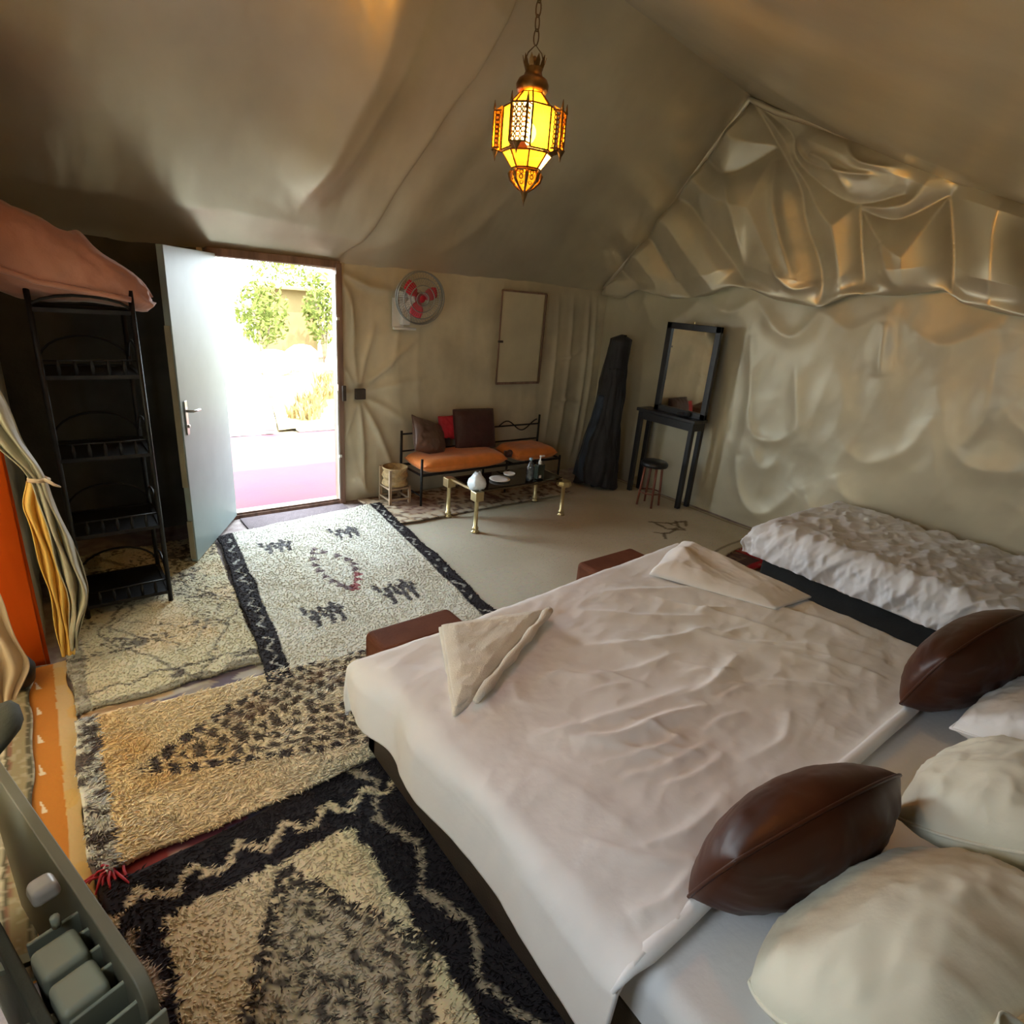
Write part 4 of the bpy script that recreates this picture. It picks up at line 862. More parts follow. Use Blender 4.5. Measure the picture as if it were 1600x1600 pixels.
tag(MB().lathe([(.02, .356), (.055, .357), (.085, .366), (.085, .370), (.05, .362), (.001, .361)], (2.80, 3.58, 0), 28).build('saucer', M['plate'], smooth=True), 'pale flat dish in the middle of the glass table', 'plate')
tag(MB().lathe([(.03, .356), (.045, .362), (.05, .375), (.045, .375), (.036, .366), (.001, .366)], (2.96, 3.66, 0), 24).build('ashtray', M['plate'], smooth=True), 'small pale ashtray behind the flat dish on the glass table', 'ashtray')
wbt = thing('water_bottle', 'clear plastic water bottle on the glass table beside the dark pump bottle', 'bottle', (3.02, 3.47, .356))
MB().lathe([(.025, .357), (.032, .36), (.032, .40), (.029, .41), (.032, .42), (.032, .47), (.02, .50), (.012, .515), (.012, .53)], (3.02, 3.47, 0), 18).build('bottle_body', M['bottle'], wbt, smooth=True)
MB().lathe([(.014, .53), (.014, .548), (.001, .549)], (3.02, 3.47, 0), 14).build('cap', mk('blue_cap', (.3, .5, .65), .4), wbt, smooth=True)
pb = thing('pump_bottle', 'dark square pump bottle with a white nozzle on the glass table', 'bottle', (3.13, 3.48, .356))
MB().box((3.13, 3.48, .42), (.075, .055, .125)).build('bottle_body', M['bottle_dark'], pb, bevel=.008)
MB().lathe([(.012, .482), (.014, .49), (.014, .51), (.006, .512), (.006, .545), (.010, .546), (.010, .556), (.001, .557)], (3.13, 3.48, 0), 12).box((3.145, 3.475, .55), (.04, .012, .010)).build('pump', M['plastic_white'], pb, smooth=False)
tag(MB().box((3.115, 3.449, .385), (.022, .003, .022)).build('x', M['plastic_white'], pb), None); sc.objects['x'].name = 'bottle_label'

# ------------------------------------------------------------------ bench
bn = thing('daybed_bench', 'dark metal bench frame along the back wall carrying orange cushions', 'bench', (3.12, 4.28, .02))
m0 = .30
for x in (2.37, 3.26, 3.92):
    for y in (4.08, 4.44):
        zt_ = .66 if (y > 4.2 and x > 3.9) else (.60 if y > 4.2 else m0+.03)
        if y < 4.2 and x == 2.37: zt_ = .44
        MB().tube([(x, y, .03), (x, y, zt_)], .011, 10).build('leg', M['black_iron'], bn, smooth=True)
m = MB()
for y in (4.08, 4.44): m.bar((2.37, y, m0), (3.92, y, m0), .018)
for x in np.linspace(2.37, 3.92, 9): m.bar((x, 4.08, m0), (x, 4.44, m0), .014)
m.build('seat_frame', M['black_iron'], bn)
for z in (.42, .57): MB().tube([(2.37, 4.44, z), (3.92, 4.44, z)], .008, 8).build('back_rail', M['black_iron'], bn, smooth=True)
MB().tube([(3.4+.01*k, 4.43, .57+.05*math.sin(k*.16)) for k in range(0, 50, 3)], .006, 6).build('back_scroll', M['black_iron'], bn, smooth=True)
for x in (2.37, 3.92): MB().tube([(x, 4.08, .12), (x, 4.44, .12)], .007, 8).build('stretcher', M['black_iron'], bn, smooth=True)
g = 'orange cushions on the metal bench'
cushion('orange_cushion', 'longer orange seat cushion on the left of the metal bench', 'cushion', (2.82, 4.24, .365), (.90, .40), .13, rotm(0, 0), M['orange'], 21, p=7, pinch=.0, wr=.003, n=40, group=g)
cushion('orange_cushion', 'shorter orange seat cushion on the right of the metal bench', 'cushion', (3.62, 4.24, .365), (.52, .38), .12, rotm(0, 0), M['orange'], 22, p=7, pinch=.0, wr=.003, n=40, group=g)
cushion('maroon_pillow', 'square dark maroon cushion propped upright on the orange bench cushion', 'cushion', (3.08, 4.37, .585), (.44, .38), .13, rotm(D_(-6), D_(75)), M['maroon'], 23, p=3.2, pinch=.05, wr=.004, n=40)
cushion('round_cushion', 'grey-brown satin cushion slumped on the left end of the bench', 'cushion', (2.58, 4.34, .55), (.40, .34), .17, rotm(D_(12), D_(60), D_(20)), M['greybrown'], 24, p=2.2, pinch=.12, wr=.008, n=40)
cushion('red_cushion', 'small red cushion wedged between the two dark cushions', 'cushion', (2.82, 4.43, .60), (.18, .22), .07, rotm(0, D_(78)), M['redcloth'], 25, n=30, wr=.004)
tag(MB().box((2.78, 4.42, .50), (.12, .05, .12)).ball((2.78, 4.42, .56), .06, 12, (1, .4, .6)).build('black_bag', M['black_cloth'], smooth=True), 'small black bag below the red cushion on the bench', 'bag')
tag(MB().box((3.335, 4.17, .375), (.05, .06, .05)).ball((3.34, 4.15, .39), .03, 10).build('dark_cloth_bundle', M['maroon'], smooth=True), 'small dark bundle between the two orange cushions', 'cloth')

# basket stool
bk = thing('basket_stand', 'round woven basket on a whitewashed wooden stand beside the doorway wall', 'basket', (2.22, 4.30, .015))
prof = [(.07, .17), (.095, .18)]+[(.102+.008*math.sin(i*1.1)+.002*(i % 2), .18+i*.012) for i in range(12)]+[(.108, .328), (.108, .336), (.098, .336), (.09, .25), (.001, .24)]
MB().lathe(prof, (2.24, 4.30, 0), 28).build('basket', M['wicker'], bk, smooth=True)
for i, (x, y) in enumerate(((2.15, 4.21), (2.33, 4.21), (2.15, 4.39), (2.33, 4.39))):
    MB().bar((x, y, .018), (x, y, .33 if i == 0 or i == 2 else .18), .020).build('leg', M['stand_wood'], bk)
m = MB(); 
for z in (.07, .165):
    m.bar((2.15, 4.21, z), (2.33, 4.21, z), .014).bar((2.15, 4.39, z), (2.33, 4.39, z), .014).bar((2.15, 4.21, z), (2.15, 4.39, z), .014).bar((2.33, 4.21, z), (2.33, 4.39, z), .014)
m.build('stretcher', M['stand_wood'], bk)

# ------------------------------------------------------------------ wall items: switch, hatch, fan
sw = MB().box((2.02, YW-.045, .915), (.085, .035, .085)).build('light_switch', M['junction'], bevel=.005); tag(sw, 'small dark switch box pinching the cloth wall right of the doorway', 'switch')
hb = thing('wall_hatch', 'tall closed hatch with thin dark frame on the back wall above the bench', 'hatch', (3.61, YW-.08, .98))
MB().box((3.605, YW-.075, 1.39), (.50, .02, .82)).build('hatch_board', M['hatch'], hb, bevel=.004)
m = MB(); y = YW-.09
for a_, b2, w_ in (((3.35, y, 1.80), (3.87, y, 1.80), .016), ((3.35, y, .98), (3.87, y, .98), .020), ((3.35, y, .98), (3.35, y, 1.80), .012), ((3.87, y, .98), (3.87, y, 1.80), .016)): m.bar(a_, b2, w_)
m.build('hatch_frame', M['brown_wood'], hb)
MB().box((3.36, y-.01, 1.36), (.05, .02, .02)).build('hatch_latch', M['junction'], hb, bevel=.003)
fx_, fy_, fz_ = 2.43, 4.30, 1.685
fn = thing('wall_fan', 'round wall fan with red blades and a grey wire cage on a white bracket', 'fan', (fx_, fy_, 1.45))
fn_dir = Vector((-.1, -1, -.12)).normalized(); Rf = fn_dir.to_track_quat('Z', 'Y').to_matrix()
def fl_(p): return Rf @ Vector(p) + Vector((fx_, fy_, fz_))
RC = .195
m = MB()
for rr, zz in ((RC, 0), (RC, .035), (.15, .055), (.10, .065), (.05, .07)): m.tube([fl_((rr*math.cos(2*PI*i/36), rr*math.sin(2*PI*i/36), zz)) for i in range(37)], .004 if rr < RC else .006, 6, cap=False)
m.build('cage_ring', M['cage'], fn, smooth=True)
m = MB()
for i in range(48):
    a = 2*PI*i/48; ca, sa = math.cos(a), math.sin(a); m.tube([fl_((r_*ca, r_*sa, z_)) for r_, z_ in ((.03, .072), (.10, .066), (.16, .052), (RC, .03), (RC, 0), (.16, -.05), (.08, -.07))], .0012, 4)
o = m.build('cage_wire', M['cage'], fn, smooth=True); o['kind'] = 'stuff'
for i in range(3):
    a = 2*PI*i/3+.35; m = MB(); nr, na = 7, 7; vs = []
    for r_ in np.linspace(.03, .155, nr):
        wd = .35+.55*math.sin(PI*min(1, (r_-.01)/.15)**.8)
        for q in np.linspace(-1, 1, na): an = a+q*wd*.62; vs.append(fl_((r_*math.cos(an), r_*math.sin(an), .012*q)))
    m.add(vs, [(k*na+j, k*na+j+1, (k+1)*na+j+1, (k+1)*na+j) for k in range(nr-1) for j in range(na-1)])
    o = m.build('blade', M['fan_red'], fn, smooth=True); so = o.modifiers.new('thickness', 'SOLIDIFY'); so.thickness = .003
MB().lathe([(.001, .05), (.03, .048), (.036, .03), (.036, -.01)], (fx_, fy_, fz_), 20, ax=Rf).build('hub', M['fan_red'], fn, smooth=True)
MB().lathe([(.045, -.02), (.055, -.04), (.055, -.11), (.03, -.13)], (fx_, fy_, fz_), 20, ax=Rf).box((2.38, 4.46, 1.60), (.07, .10, .26)).bar((2.38, 4.42, 1.6), (2.43, 4.38, 1.68), .05).build('bracket', M['plastic_white'], fn, bevel=.006)
MB().box((2.33, 4.46, 1.56), (.10, .012, .22)).box((2.38, 4.44, 1.44), (.20, .03, .02)).build('mounting_plate', M['plastic_white'], fn, bevel=.003)

# ------------------------------------------------------------------ black iron shelf
es = thing('iron_shelf', 'tall black wrought-iron shelf unit standing by the left wall', 'shelf', (.19, 3.5, .02))
X0, X1, Y0, Y1 = .01, .385, 3.35, 3.72
for x, y in ((X0, Y0), (X1, Y0), (X0, Y1), (X1, Y1)): MB().tube([(x, y, .025), (x, y, 1.635)], .012, 10).build('post', M['black_iron'], es, smooth=True)
for z in (.085, .47, .86, 1.245, 1.535):
    m = MB().bar((X0, Y0, z), (X1, Y0, z), .018).bar((X0, Y1, z), (X1, Y1, z), .018).bar((X0, Y0, z), (X0, Y1, z), .018).bar((X1, Y0, z), (X1, Y1, z), .018)
    m.box(((X0+X1)/2, (Y0+Y1)/2, z), (X1-X0, Y1-Y0, .008))
    s1 = m.build('shelf_board', M['black_iron'], es)
    if z < 1.3:
        m = MB(); m.bar((X0, Y0, z+.075), (X1, Y0, z+.075), .007)
        for i in range(1, 6): m.tube([(X0+(X1-X0)*i/6, Y0, z), (X0+(X1-X0)*i/6, Y0, z+.04), (X0+(X1-X0)*i/6, Y0, z+.075)], [.006, .010, .005], 6)
        m.build('gallery_rail', M['black_iron'], s1, smooth=True)
        m = MB()
        for yy in (Y1,): m.tube([((X0+X1)/2+(X1-X0)/2*math.cos(a), yy, z+.02+.13*math.sin(a)) for a in np.linspace(0, PI, 14)], .006, 6)
        m.tube([(X1, (Y0+Y1)/2+(Y1-Y0)/2*math.cos(a), z+.02+.13*math.sin(a)) for a in np.linspace(0, PI, 14)], .006, 6)
        m.build('arch_scroll', M['black_iron'], s1, smooth=True)
for yy in (Y0, Y1):
    MB().tube([((X0+X1)/2+(X1-X0)/2*math.cos(a), yy, 1.54+.06*math.sin(a)) for a in np.linspace(0, PI, 10)], .007, 6).build('top_arch', M['black_iron'], es, smooth=True)
# pink blanket lying over the top
spn = [(-.30, 1.80, .20, .20), (-.12, 1.80, .19, .20), (.0, 1.755, .175, .20), (.10, 1.735, .165, .20), (.20, 1.71, .145, .20), (.29, 1.68, .12, .18), (.36, 1.655, .10, .17), (.42, 1.625, .09, .14), (.465, 1.60, .065, .10), (.49, 1.59, .02, .03)]
nu, nv_ = 110, 90; tt = np.linspace(0, 1, nu); k = np.linspace(0, 1, len(spn))
sx_, sz_, rv, rh = [np.interp(tt, k, [p[j] for p in spn]) for j in range(4)]
A_ = np.linspace(0, 2*PI, nv_, endpoint=False); AA, TT = np.meshgrid(A_, tt)
ca, sa = np.cos(AA), np.sin(AA)
rn = 1+.10*fbm(TT*7, AA*1.2, 101, 3)+.06*ridge(TT*5+AA*.8, AA*.7, 103, 2)
seamk = (AA*0)
X = sx_[:, None]+.02*fbm(AA*2, TT*5, 5, 2); Yb = 3.50+rh[:, None]*np.sign(ca)*np.abs(ca)**.8*rn; Zb = sz_[:, None]+rv[:, None]*np.sign(sa)*np.abs(sa)**.85*rn
Zb += .05*np.exp(-((TT-.50)/.05)**2)*(sa > 0)*np.exp(-((AA-1.4)/.5)**2)
Zb = np.where((Zb < 1.556) & (X > -.02) & (X < .40) & (Yb > 3.36), 1.556, Zb)
bl = grid_obj('pink_blanket', np.stack([X, Yb, Zb], -1), M['pink'], closed=True); tag(bl, 'folded pink quilt heaped on top of the iron shelf', 'blanket')
MB().tube([(-.28+.11*i, 3.30+.012*math.sin(i*2), 1.70-.017*i*(1 if i > 2 else .4)) for i in range(7)], [.012]*7, 8).build('quilt_fold', M['pink'], bl, smooth=True)

# ------------------------------------------------------------------ curtain tied back at the left, lining, beige drape
def drape(name, prof, y0, mat, amp, nf, seed, parent=None, thick=.004, ysl=0.):
    zs_ = np.linspace(prof[0][0], prof[-1][0], 120); xl = np.interp(-zs_, [-p[0] for p in prof], [p[1] for p in prof]); xr = np.interp(-zs_, [-p[0] for p in prof], [p[2] for p in prof])
    ker = np.ones(9)/9; xl = np.convolve(np.pad(xl, 4, 'edge'), ker, 'valid'); xr = np.convolve(np.pad(xr, 4, 'edge'), ker, 'valid')
    s = np.linspace(0, 1, 110); S, Zz = np.meshgrid(s, zs_); wd = (xr-xl)[:, None]
    X = xl[:, None]+wd*S+.004*np.sin(Zz*20+S*9); am = np.interp(-zs_, [-p[0] for p in prof], [p[3] for p in prof])[:, None]*amp
    Yv = y0+am*np.sin(S*nf*2*PI+1.2*np.sin(Zz*2.6+seed)+2.5*S)+am*.6*fbm(S*7, Zz*3, seed, 3)+ysl*(Zz-.9)
    return grid_obj(name, np.stack([X, Yv, Zz], -1), mat, parent, thick=thick)
cu = thing('tied_curtain', 'grey-cream curtain with yellow lining tied back at the left opening', 'curtain', (-.08, 2.93, 0))
drape('curtain_cloth', [(1.95, -.60, -.20, 1.2), (1.5, -.40, -.155, 1.), (1.25, -.27, -.125, .9), (1.05, -.17, -.085, .7), (.93, -.085, -.045, .35), (.90, -.085, -.05, .3), (.75, -.075, -.018, .8), (.6, -.065, .005, 1.1), (.45, -.055, .035, 1.2), (.36, -.05, .035, 1.2), (.28, -.055, -.01, 1.), (.12, -.075, -.05, .6)], 2.90, M['curtain'], .030, 2, 2, cu)
drape('curtain_lining', [(.90, -.10, -.05, .3), (.80, -.135, -.04, .9), (.6, -.12, -.02, 1.), (.4, -.11, -.03, 1.), (.25, -.11, -.045, 1.), (.08, -.115, -.06, .8)], 2.935, M['lining'], .018, 3, 4, cu)
MB().tube([(-.095, 2.89, .915), (-.065, 2.85, .92), (-.035, 2.90, .91), (-.06, 2.96, .915), (-.095, 2.91, .915)], .009, 8).tube([(-.045, 2.87, .92), (-.02, 2.85, .90), (.0, 2.86, .885)], [.008, .006, .003], 8).build('tie_band', M['beige_cloth'], cu, smooth=True)
bd = drape('beige_drape', [(1.2, -.46, -.27, 1.), (.8, -.42, -.245, 1.), (.5, -.40, -.222, .8), (.30, -.38, -.19, .9), (.16, -.36, -.26, .6)], 2.55, M['beige_cloth'], .02, 3, 7); tag(bd, 'beige drape hanging at the very left edge in front of the red cloth', 'curtain')
tag(MB().lathe([(.05, .012), (.09, .04), (.10, .10), (.07, .16), (.04, .18), (.001, .18)], (-.30, 2.88, 0), 20).build('dark_spot_standin', M['black_iron'], smooth=True), 'round black pot made up for an unidentified dark spot in front of the red cloth at the left edge', 'pot')  # pot made up in place of a dark round hole

# ------------------------------------------------------------------ coat stand with robes
cs = thing('coat_stand', 'coat stand bulging with long black robes in the far corner', 'coat stand', (4.36, 3.86, .02))
MB().tube([(4.40, 3.88, .03), (4.42, 3.9, 1.5)], .018, 10).build('pole', M['black_wood'], cs, smooth=True)
def robe(name, c, zt, zb, rt, rb, mat, seed, parent, lean=(0, 0), asp=.7, nf=9):
    nz = 70; na = 90; z = np.linspace(zb, zt, nz); a = np.linspace(0, 2*PI, na, endpoint=False); AA, ZZ = np.meshgrid(a, z); t = (ZZ-zb)/(zt-zb)
    r = rb+(rt-rb)*t**.8; r = r*(1+.06*np.sin(AA*nf+seed+2.5*np.sin(ZZ*2.3+seed)+2*fbm(AA*1.1, ZZ*2, seed, 2))*(1-.5*t)+.26*fbm(AA*1.2, ZZ*2.6, seed, 3)); r *= np.clip((1-t)*40, .12, 1)
    X = c[0]+lean[0]*t+r*np.cos(AA); Y = c[1]+lean[1]*t+asp*r*np.sin(AA); Zz = ZZ+.02*np.sin(AA*3+seed)*(1-t)
    return grid_obj(name, np.stack([X, Y, Zz], -1), mat, parent, closed=True)
robe('robe', (4.32, 3.95), 1.50, .05, .10, .22, M['black_cloth'], 3, cs, (.12, .0), .95)
robe('robe', (4.34, 3.84), 1.22, .04, .08, .14, M['black_cloth'], 9, cs, (.04, .06), .9, 7)
robe('robe', (4.24, 4.00), .95, .10, .06, .15, M['navy_cloth'], 6, cs, (.06, -.04), .9, 6)

# ------------------------------------------------------------------ vanity with mirror, stool
va = thing('mirror_console', 'narrow black console table with a black-framed mirror against the right wall', 'console', (4.60, 3.32, .01))
vx0, vx1, vy0, vy1, vz = 4.50, 4.67, 3.03, 3.66, .845
roundbox('table_top', (vx0-.02, vy0-.02, vz-.02), (vx1+.01, vy1+.02, vz+.012), M['black_wood'], va, .006)
MB().box(((vx0+vx1)/2, (vy0+vy1)/2, vz-.055), (vx1-vx0, vy1-vy0, .075)).build('apron', M['black_wood'], va, bevel=.004)
for x in (vx0+.015, vx1-.015):
    for y in (vy0+.02, vy1-.02): MB().box((x, y, (vz-.02)/2+.012), (.042, .042, vz-.04)).build('leg', M['black_wood'], va, bevel=.004)
mz0, mz1, my0, my1, mx = .855, 1.655, 2.99, 3.56, 4.60
m = MB(); w_ = .055
fr_ = m.box((mx, (my0+my1)/2, mz1-w_/2), (.035, my1-my0, w_)).box((mx, (my0+my1)/2, mz0+w_/2), (.035, my1-my0, w_)).box((mx, my0+w_/2, (mz0+mz1)/2), (.035, w_, mz1-mz0)).box((mx, my1-w_/2, (mz0+mz1)/2), (.035, w_, mz1-mz0)).build('mirror_frame', M['black_wood'], va, bevel=.005)
MB().box((mx+.006, (my0+my1)/2, (mz0+mz1)/2), (.006, my1-my0-.08, mz1-mz0-.08)).build('mirror', M['mirror'], fr_)
MB().tube([(mx, my1-.28, mz1), (mx, my1-.28, mz1+.02)], .006, 8).build('hanging_ring', M['brass'], fr_)
tag(MB().ball((4.56, 3.22, .875), .045, 12, (.7, 1.2, .5)).ball((4.555, 3.16, .885), .03, 10, (.8, 1, .8)).build('black_pouch', M['black_cloth'], smooth=True), 'small black pouch lying on the console in front of the mirror', 'pouch')
st = thing('round_stool', 'small stool with a round dark seat and reddish legs in front of the console', 'stool', (4.33, 3.25, .01))
MB().lathe([(.001, .40), (.12, .40), (.125, .41), (.125, .43), (.11, .445), (.001, .447)], (4.33, 3.25, 0), 30).build('seat', M['black_wood'], st, smooth=True)
wred = mk('reddish_wood', (.20, .06, .035), .5)
for i in range(4):
    a = PI/4+i*PI/2+.2; MB().tube([(4.33+.08*math.cos(a), 3.25+.08*math.sin(a), .40), (4.33+.105*math.cos(a), 3.25+.105*math.sin(a), .02)], [.012, .010], 10).build('leg', wred, st, smooth=True)
MB().tube([(4.33+.095*math.cos(a), 3.25+.095*math.sin(a), .15) for a in np.linspace(0, 2*PI, 17)], .006, 6).build('stretcher', wred, st, smooth=True)

# ------------------------------------------------------------------ heater at the bottom left
ht = thing('cabinet_heater', 'olive-grey metal cabinet heater with fins at the bottom left corner', 'heater', (-.20, 1.1, .01))
pa, pb_ = Vector((-.245, 1.70, 0)), Vector((.0, .845, 0)); pd = (pb_-pa).normalized(); pn = Vector((-pd.y, pd.x, 0)); 
if pn.x < 0: pn = -pn
Lp = (pb_-pa).length; rr = .05; prof = [(0, .03), (Lp, .03)]+[(Lp-rr+rr*math.cos(a), .60-rr+rr*math.sin(a)) for a in np.linspace(0, PI/2, 7)]+[(0, .60)]
vs = []; 
for s_ in (0, -.022): vs += [(pa+pd*u_+pn*s_+Vector((0, 0, z_))) for u_, z_ in prof]
n_ = len(prof); MB().add(vs, [tuple(range(n_)), tuple(range(n_, 2*n_))[::-1]]+[(i, i+n_, (i+1) % n_+n_, (i+1) % n_) for i in range(n_)]).build('front_panel', M['olive_metal'], ht, bevel=.003)
Rp = Matrix((pd, pn, Vector((0, 0, 1)))).transposed()
def hp(u_, s_, z_): return pa+pd*u_+pn*s_+Vector((0, 0, z_))
kb = MB().box(hp(.555, -.055, .60), (.055, .05, .035), Rp, .8).build('knob', M['knob'], ht, bevel=.012, seg=4)
MB().tube([hp(.62, -.06, .56), hp(.62, -.06, .585)], .008, 8).build('pin', M['pale_metal'], ht, smooth=True)
for i in range(2): MB().box(hp(.675+.085*i, -.075, .53-.002*i), (.078, .075, .06), Rp, .96).build('top_cover', M['pale_metal'], ht, bevel=.012, seg=3)
for i in range(7): MB().box(hp(.60+.05*i, -.050, .34), (.008, .11, .40), Rp).build('fin', M['pale_metal'], ht, bevel=.003)
for i in range(3): MB().bar(hp(.55+.13*i, -.20, .50-.03*i), hp(.60+.13*i, -.10, .50-.03*i), .02, .012).build('handle_bar', M['pale_metal'], ht)
MB().box(hp(.45, -.13, .30), (.9, .02, .50), Rp).build('back_panel', M['olive_dark'], ht, bevel=.005)
m = MB().ball((-.235, 1.74, .60), .075, 14, (.9, 1.4, .5)); m.v = [(v[0], v[1], v[2]+.012*math.sin(v[0]*60)) for v in m.v]
tag(m.build('folded_cloth', M['olive_dark'], smooth=True), 'dark olive folded cloth lying on the far end of the heater', 'cloth')

# ------------------------------------------------------------------ lantern
LX, LY = 1.575, 2.0
ln = thing('moroccan_lantern', 'ornate brass lantern with amber and clear glass panes hanging from the roof', 'lantern', (LX, LY, 2.10))
def zp(px): return 2.085+(315-px)*.00202
def oct_(r, z, k, off=0): a = 2*PI*(k+off)/8; return Vector((LX+r*math.cos(a), LY+r*math.sin(a), z))
OFF = .25
tiers = [(.045, zp(134), .085, zp(156), ['pane_yellow', 'pane_orange', 'pane_clear', 'pane_amber']), (.098, zp(158), .098, zp(226), ['pane_yellow', 'pane_clear', 'pane_yellow', 'pane_amber']), (.094, zp(229), .055, zp(254), ['pane_clear', 'pane_amber', 'pane_orange', 'pane_yellow'])]
fr = MB()
for ti, (ra, za, rb_, zb_, cols) in enumerate(tiers):
    for k in range(8):
        p = [oct_(ra, za, k, OFF), oct_(ra, za, k+1, OFF), oct_(rb_, zb_, k+1, OFF), oct_(rb_, zb_, k, OFF)]
        o = MB().add(p, [(0, 1, 2, 3)]).build('pane', M[cols[(k*3+ti) % 4]], ln)
        for q in range(4): fr.bar(p[q], p[(q+1) % 4], .005)
fr.build('frame', M['dark_brass'], ln)
# dome, neck, crown
MB().lathe([(.05, zp(134)), (.058, zp(128)), (.060, zp(120)), (.052, zp(112)), (.035, zp(107)), (.030, zp(100)), (.034, zp(95)), (.030, zp(92)), (.001, zp(91))], (LX, LY, 0), 20).build('dome', M['dark_brass'], ln, smooth=True)
m = MB()
for k in range(10):
    a = 2*PI*k/10; b0 = (LX+.032*math.cos(a), LY+.032*math.sin(a), zp(96)); 
    m.add([(LX+.033*math.cos(a-.28), LY+.033*math.sin(a-.28), zp(96)), (LX+.033*math.cos(a+.28), LY+.033*math.sin(a+.28), zp(96)), (LX+.040*math.cos(a+.2), LY+.040*math.sin(a+.2), zp(86)), (LX+.044*math.cos(a), LY+.044*math.sin(a), zp(77)), (LX+.040*math.cos(a-.2), LY+.040*math.sin(a-.2), zp(86))], [(0, 1, 2, 3, 4)])
o = m.build('crown', M['dark_brass'], ln); so = o.modifiers.new('thickness', 'SOLIDIFY'); so.thickness = .002
m = MB().lathe([(.001, zp(91)), (.02, zp(90)), (.012, zp(80)), (.003, zp(76))], (LX, LY, 0), 12); m.build('neck', M['dark_brass'], ln, smooth=True)
# filigree bays on alternate faces, pierced work built from rings
def ringp(m, c, e1, e2, r, w_, n=8):
    vs = []
    for k in range(n):
        a = 2*PI*k/n; dd = e1*math.cos(a)+e2*math.sin(a); vs += [c+dd*(r-w_), c+dd*(r+w_)]
    m.add(vs, [(2*k, 2*k+1, (2*k+3) % (2*n), (2*k+2) % (2*n)) for k in range(n)])
for k in range(0, 8, 2):
    am = 2*PI*(k+.5+OFF)/8; nrm_ = Vector((math.cos(am), math.sin(am), 0)); tg = Vector((-math.sin(am), math.cos(am), 0)); zz = Vector((0, 0, 1))
    for rO, hw, zt_, zb2 in ((.130, .030, zp(163), zp(222)),):
        cc = Vector((LX, LY, 0))+nrm_*rO; m = MB()
        p = [cc+tg*-hw+zz*zb2, cc+tg*hw+zz*zb2, cc+tg*hw+zz*zt_, cc+tg*-hw+zz*zt_]
        for q in range(4): m.bar(p[q], p[(q+1) % 4], .0055)
        nrow = 8
        for i in range(nrow):
            for j in range(3): ringp(m, cc+tg*(hw*(-.66+.66*j))+zz*(zb2+(zt_-zb2)*(i+.5)/nrow), tg, zz, .0085, .0022)
        m.bar(p[0], p[2], .003).bar(p[1], p[3], .003)
        o = m.build('filigree_panel', M['dark_brass'], ln)
        # sides of the bay
        m = MB()
        for sg_ in (-1, 1):
            a_ = Vector((LX, LY, 0))+nrm_*.098+tg*(sg_*.036); b2 = cc+tg*(sg_*hw)
            for z_ in (zb2, zt_): m.bar(a_+zz*z_, b2+zz*z_, .005)
            for i in range(nrow): ringp(m, (a_+b2)/2+zz*(zb2+(zt_-zb2)*(i+.5)/nrow), (b2-a_).normalized(), zz, .010, .0022)
        m.build('bay_side', M['dark_brass'], o)
        MB().add([Vector((LX, LY, 0))+nrm_*.098+tg*-.036+zz*(zt_+.014), Vector((LX, LY, 0))+nrm_*.098+tg*.036+zz*(zt_+.014), p[2], p[3]], [(0, 1, 2, 3)]).build('bay_roof', M['dark_brass'], o)
        m = MB()
        for sg_ in (-1, 1):
            c2 = cc+tg*(sg_*hw); m.lathe([(.001, -.002), (.006, 0), (.004, .012), (.001, .032)], c2+zz*(zt_+.002), 8)
        m.build('spire', M['dark_brass'], o, smooth=True)
        m = MB().lathe([(.001, -.036), (.005, -.018), (.012, -.006), (.016, .002)], cc+zz*(zb2-.003), 8); m.build('drop', M['dark_brass'], o, smooth=True)
        # lower skirt under the bay
        MB().add([p[0], p[1], Vector((LX, LY, 0))+nrm_*.09+tg*.03+zz*(zb2-.014), Vector((LX, LY, 0))+nrm_*.09+tg*-.03+zz*(zb2-.014)], [(0, 1, 2, 3)]).build('bay_floor', M['dark_brass'], o)
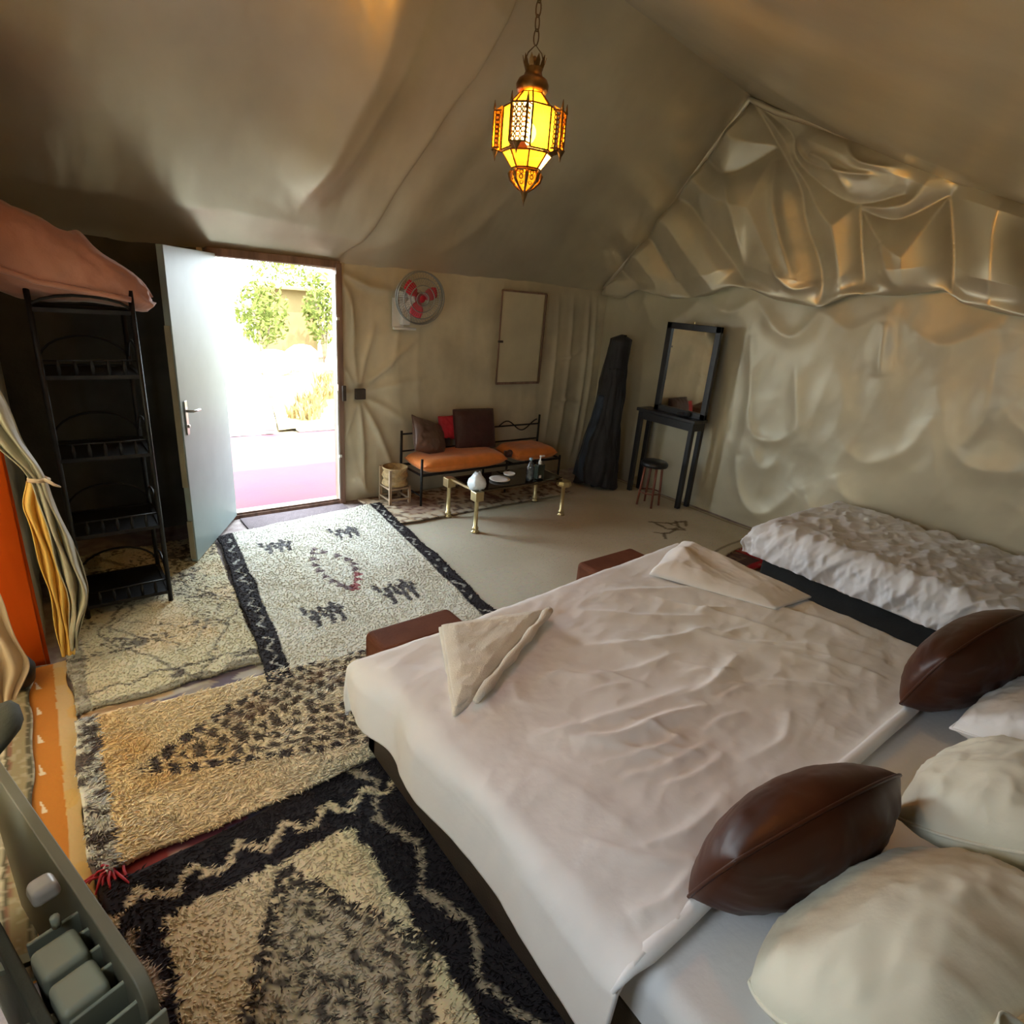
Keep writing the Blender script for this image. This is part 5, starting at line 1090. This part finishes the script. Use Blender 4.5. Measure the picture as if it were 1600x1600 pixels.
# bottom ribs and finial
for k in range(8):
    pts = [oct_(r_, zp(px), k, OFF) for r_, px in ((.050, 256), (.062, 264), (.056, 274), (.035, 284), (.014, 291), (.006, 294))]
    MB().tube(pts, [.006, .007, .006, .005, .004, .003], 6).build('rib', M['dark_brass'], ln, smooth=True)
m = MB()
for k in range(8):
    for r_, px in ((.057, 262), (.056, 270), (.046, 278)):
        c2 = (oct_(r_, zp(px), k, OFF)+oct_(r_, zp(px), k+1, OFF))/2; e1 = (oct_(r_, 0, k+1, OFF)-oct_(r_, 0, k, OFF)).normalized(); ringp(m, c2, e1, Vector((0, 0, 1)), .007, .0018)
m.build('lower_filigree', M['dark_brass'], ln)
MB().lathe([(.012, zp(288)), (.014, zp(293)), (.010, zp(300)), (.003, zp(310)), (.0005, zp(317))], (LX, LY, 0), 12).build('finial', M['dark_brass'], ln, smooth=True)
MB().tube([oct_(.056, zp(257), k, OFF) for k in range(9)], .004, 6).build('collar', M['dark_brass'], ln)
m = MB().lathe([(.048, zp(257)), (.052, zp(266)), (.044, zp(277)), (.026, zp(285)), (.008, zp(291))], (LX, LY, 0), 16); m.f = m.f[:-2]
m.build('lower_pane', M['pane_amber'], ln, smooth=True)
bz = zp(195)
MB().ball((LX, LY, bz), .028, 16, (1, 1, 1.25)).build('bulb', M['bulb'], ln, smooth=True)
MB().tube([(LX, LY, bz+.035), (LX, LY, zp(134))], .012, 10).build('bulb_socket', M['dark_brass'], ln, smooth=True)
pl = bpy.data.lights.new('lantern_light', 'POINT'); pl.energy = 19; pl.color = (1, .66, .30); pl.shadow_soft_size = .03
po = bpy.data.objects.new('lantern_light', pl); sc.collection.objects.link(po); po.parent = ln; po.location = (0, 0, bz-2.10)
# hanger: wire bail, hook, chain links
MB().tube([(LX-.03, LY+.02, zp(88)), (LX-.02, LY+.014, zp(72)), (LX, LY, zp(60)), (LX+.02, LY-.014, zp(72)), (LX+.03, LY-.02, zp(88))], .0022, 6).build('bail', M['chain'], ln, smooth=True)
zc = zp(60); ztop = float(roof_r(LX, LY)); k = 0
while zc < ztop-.02:
    L_ = .045; e = Vector((1, 0, 0)) if k % 2 else Vector((.6, -.8, 0)); c2 = Vector((LX, LY, zc+L_/2))
    MB().tube([c2+e*(.009*math.cos(a))+Vector((0, 0, L_*.55*math.sin(a))) for a in np.linspace(0, 2*PI, 15)], .0024, 6, cap=False).build('chain_link', M['chain'], ln, smooth=True)
    zc += L_*.92; k += 1
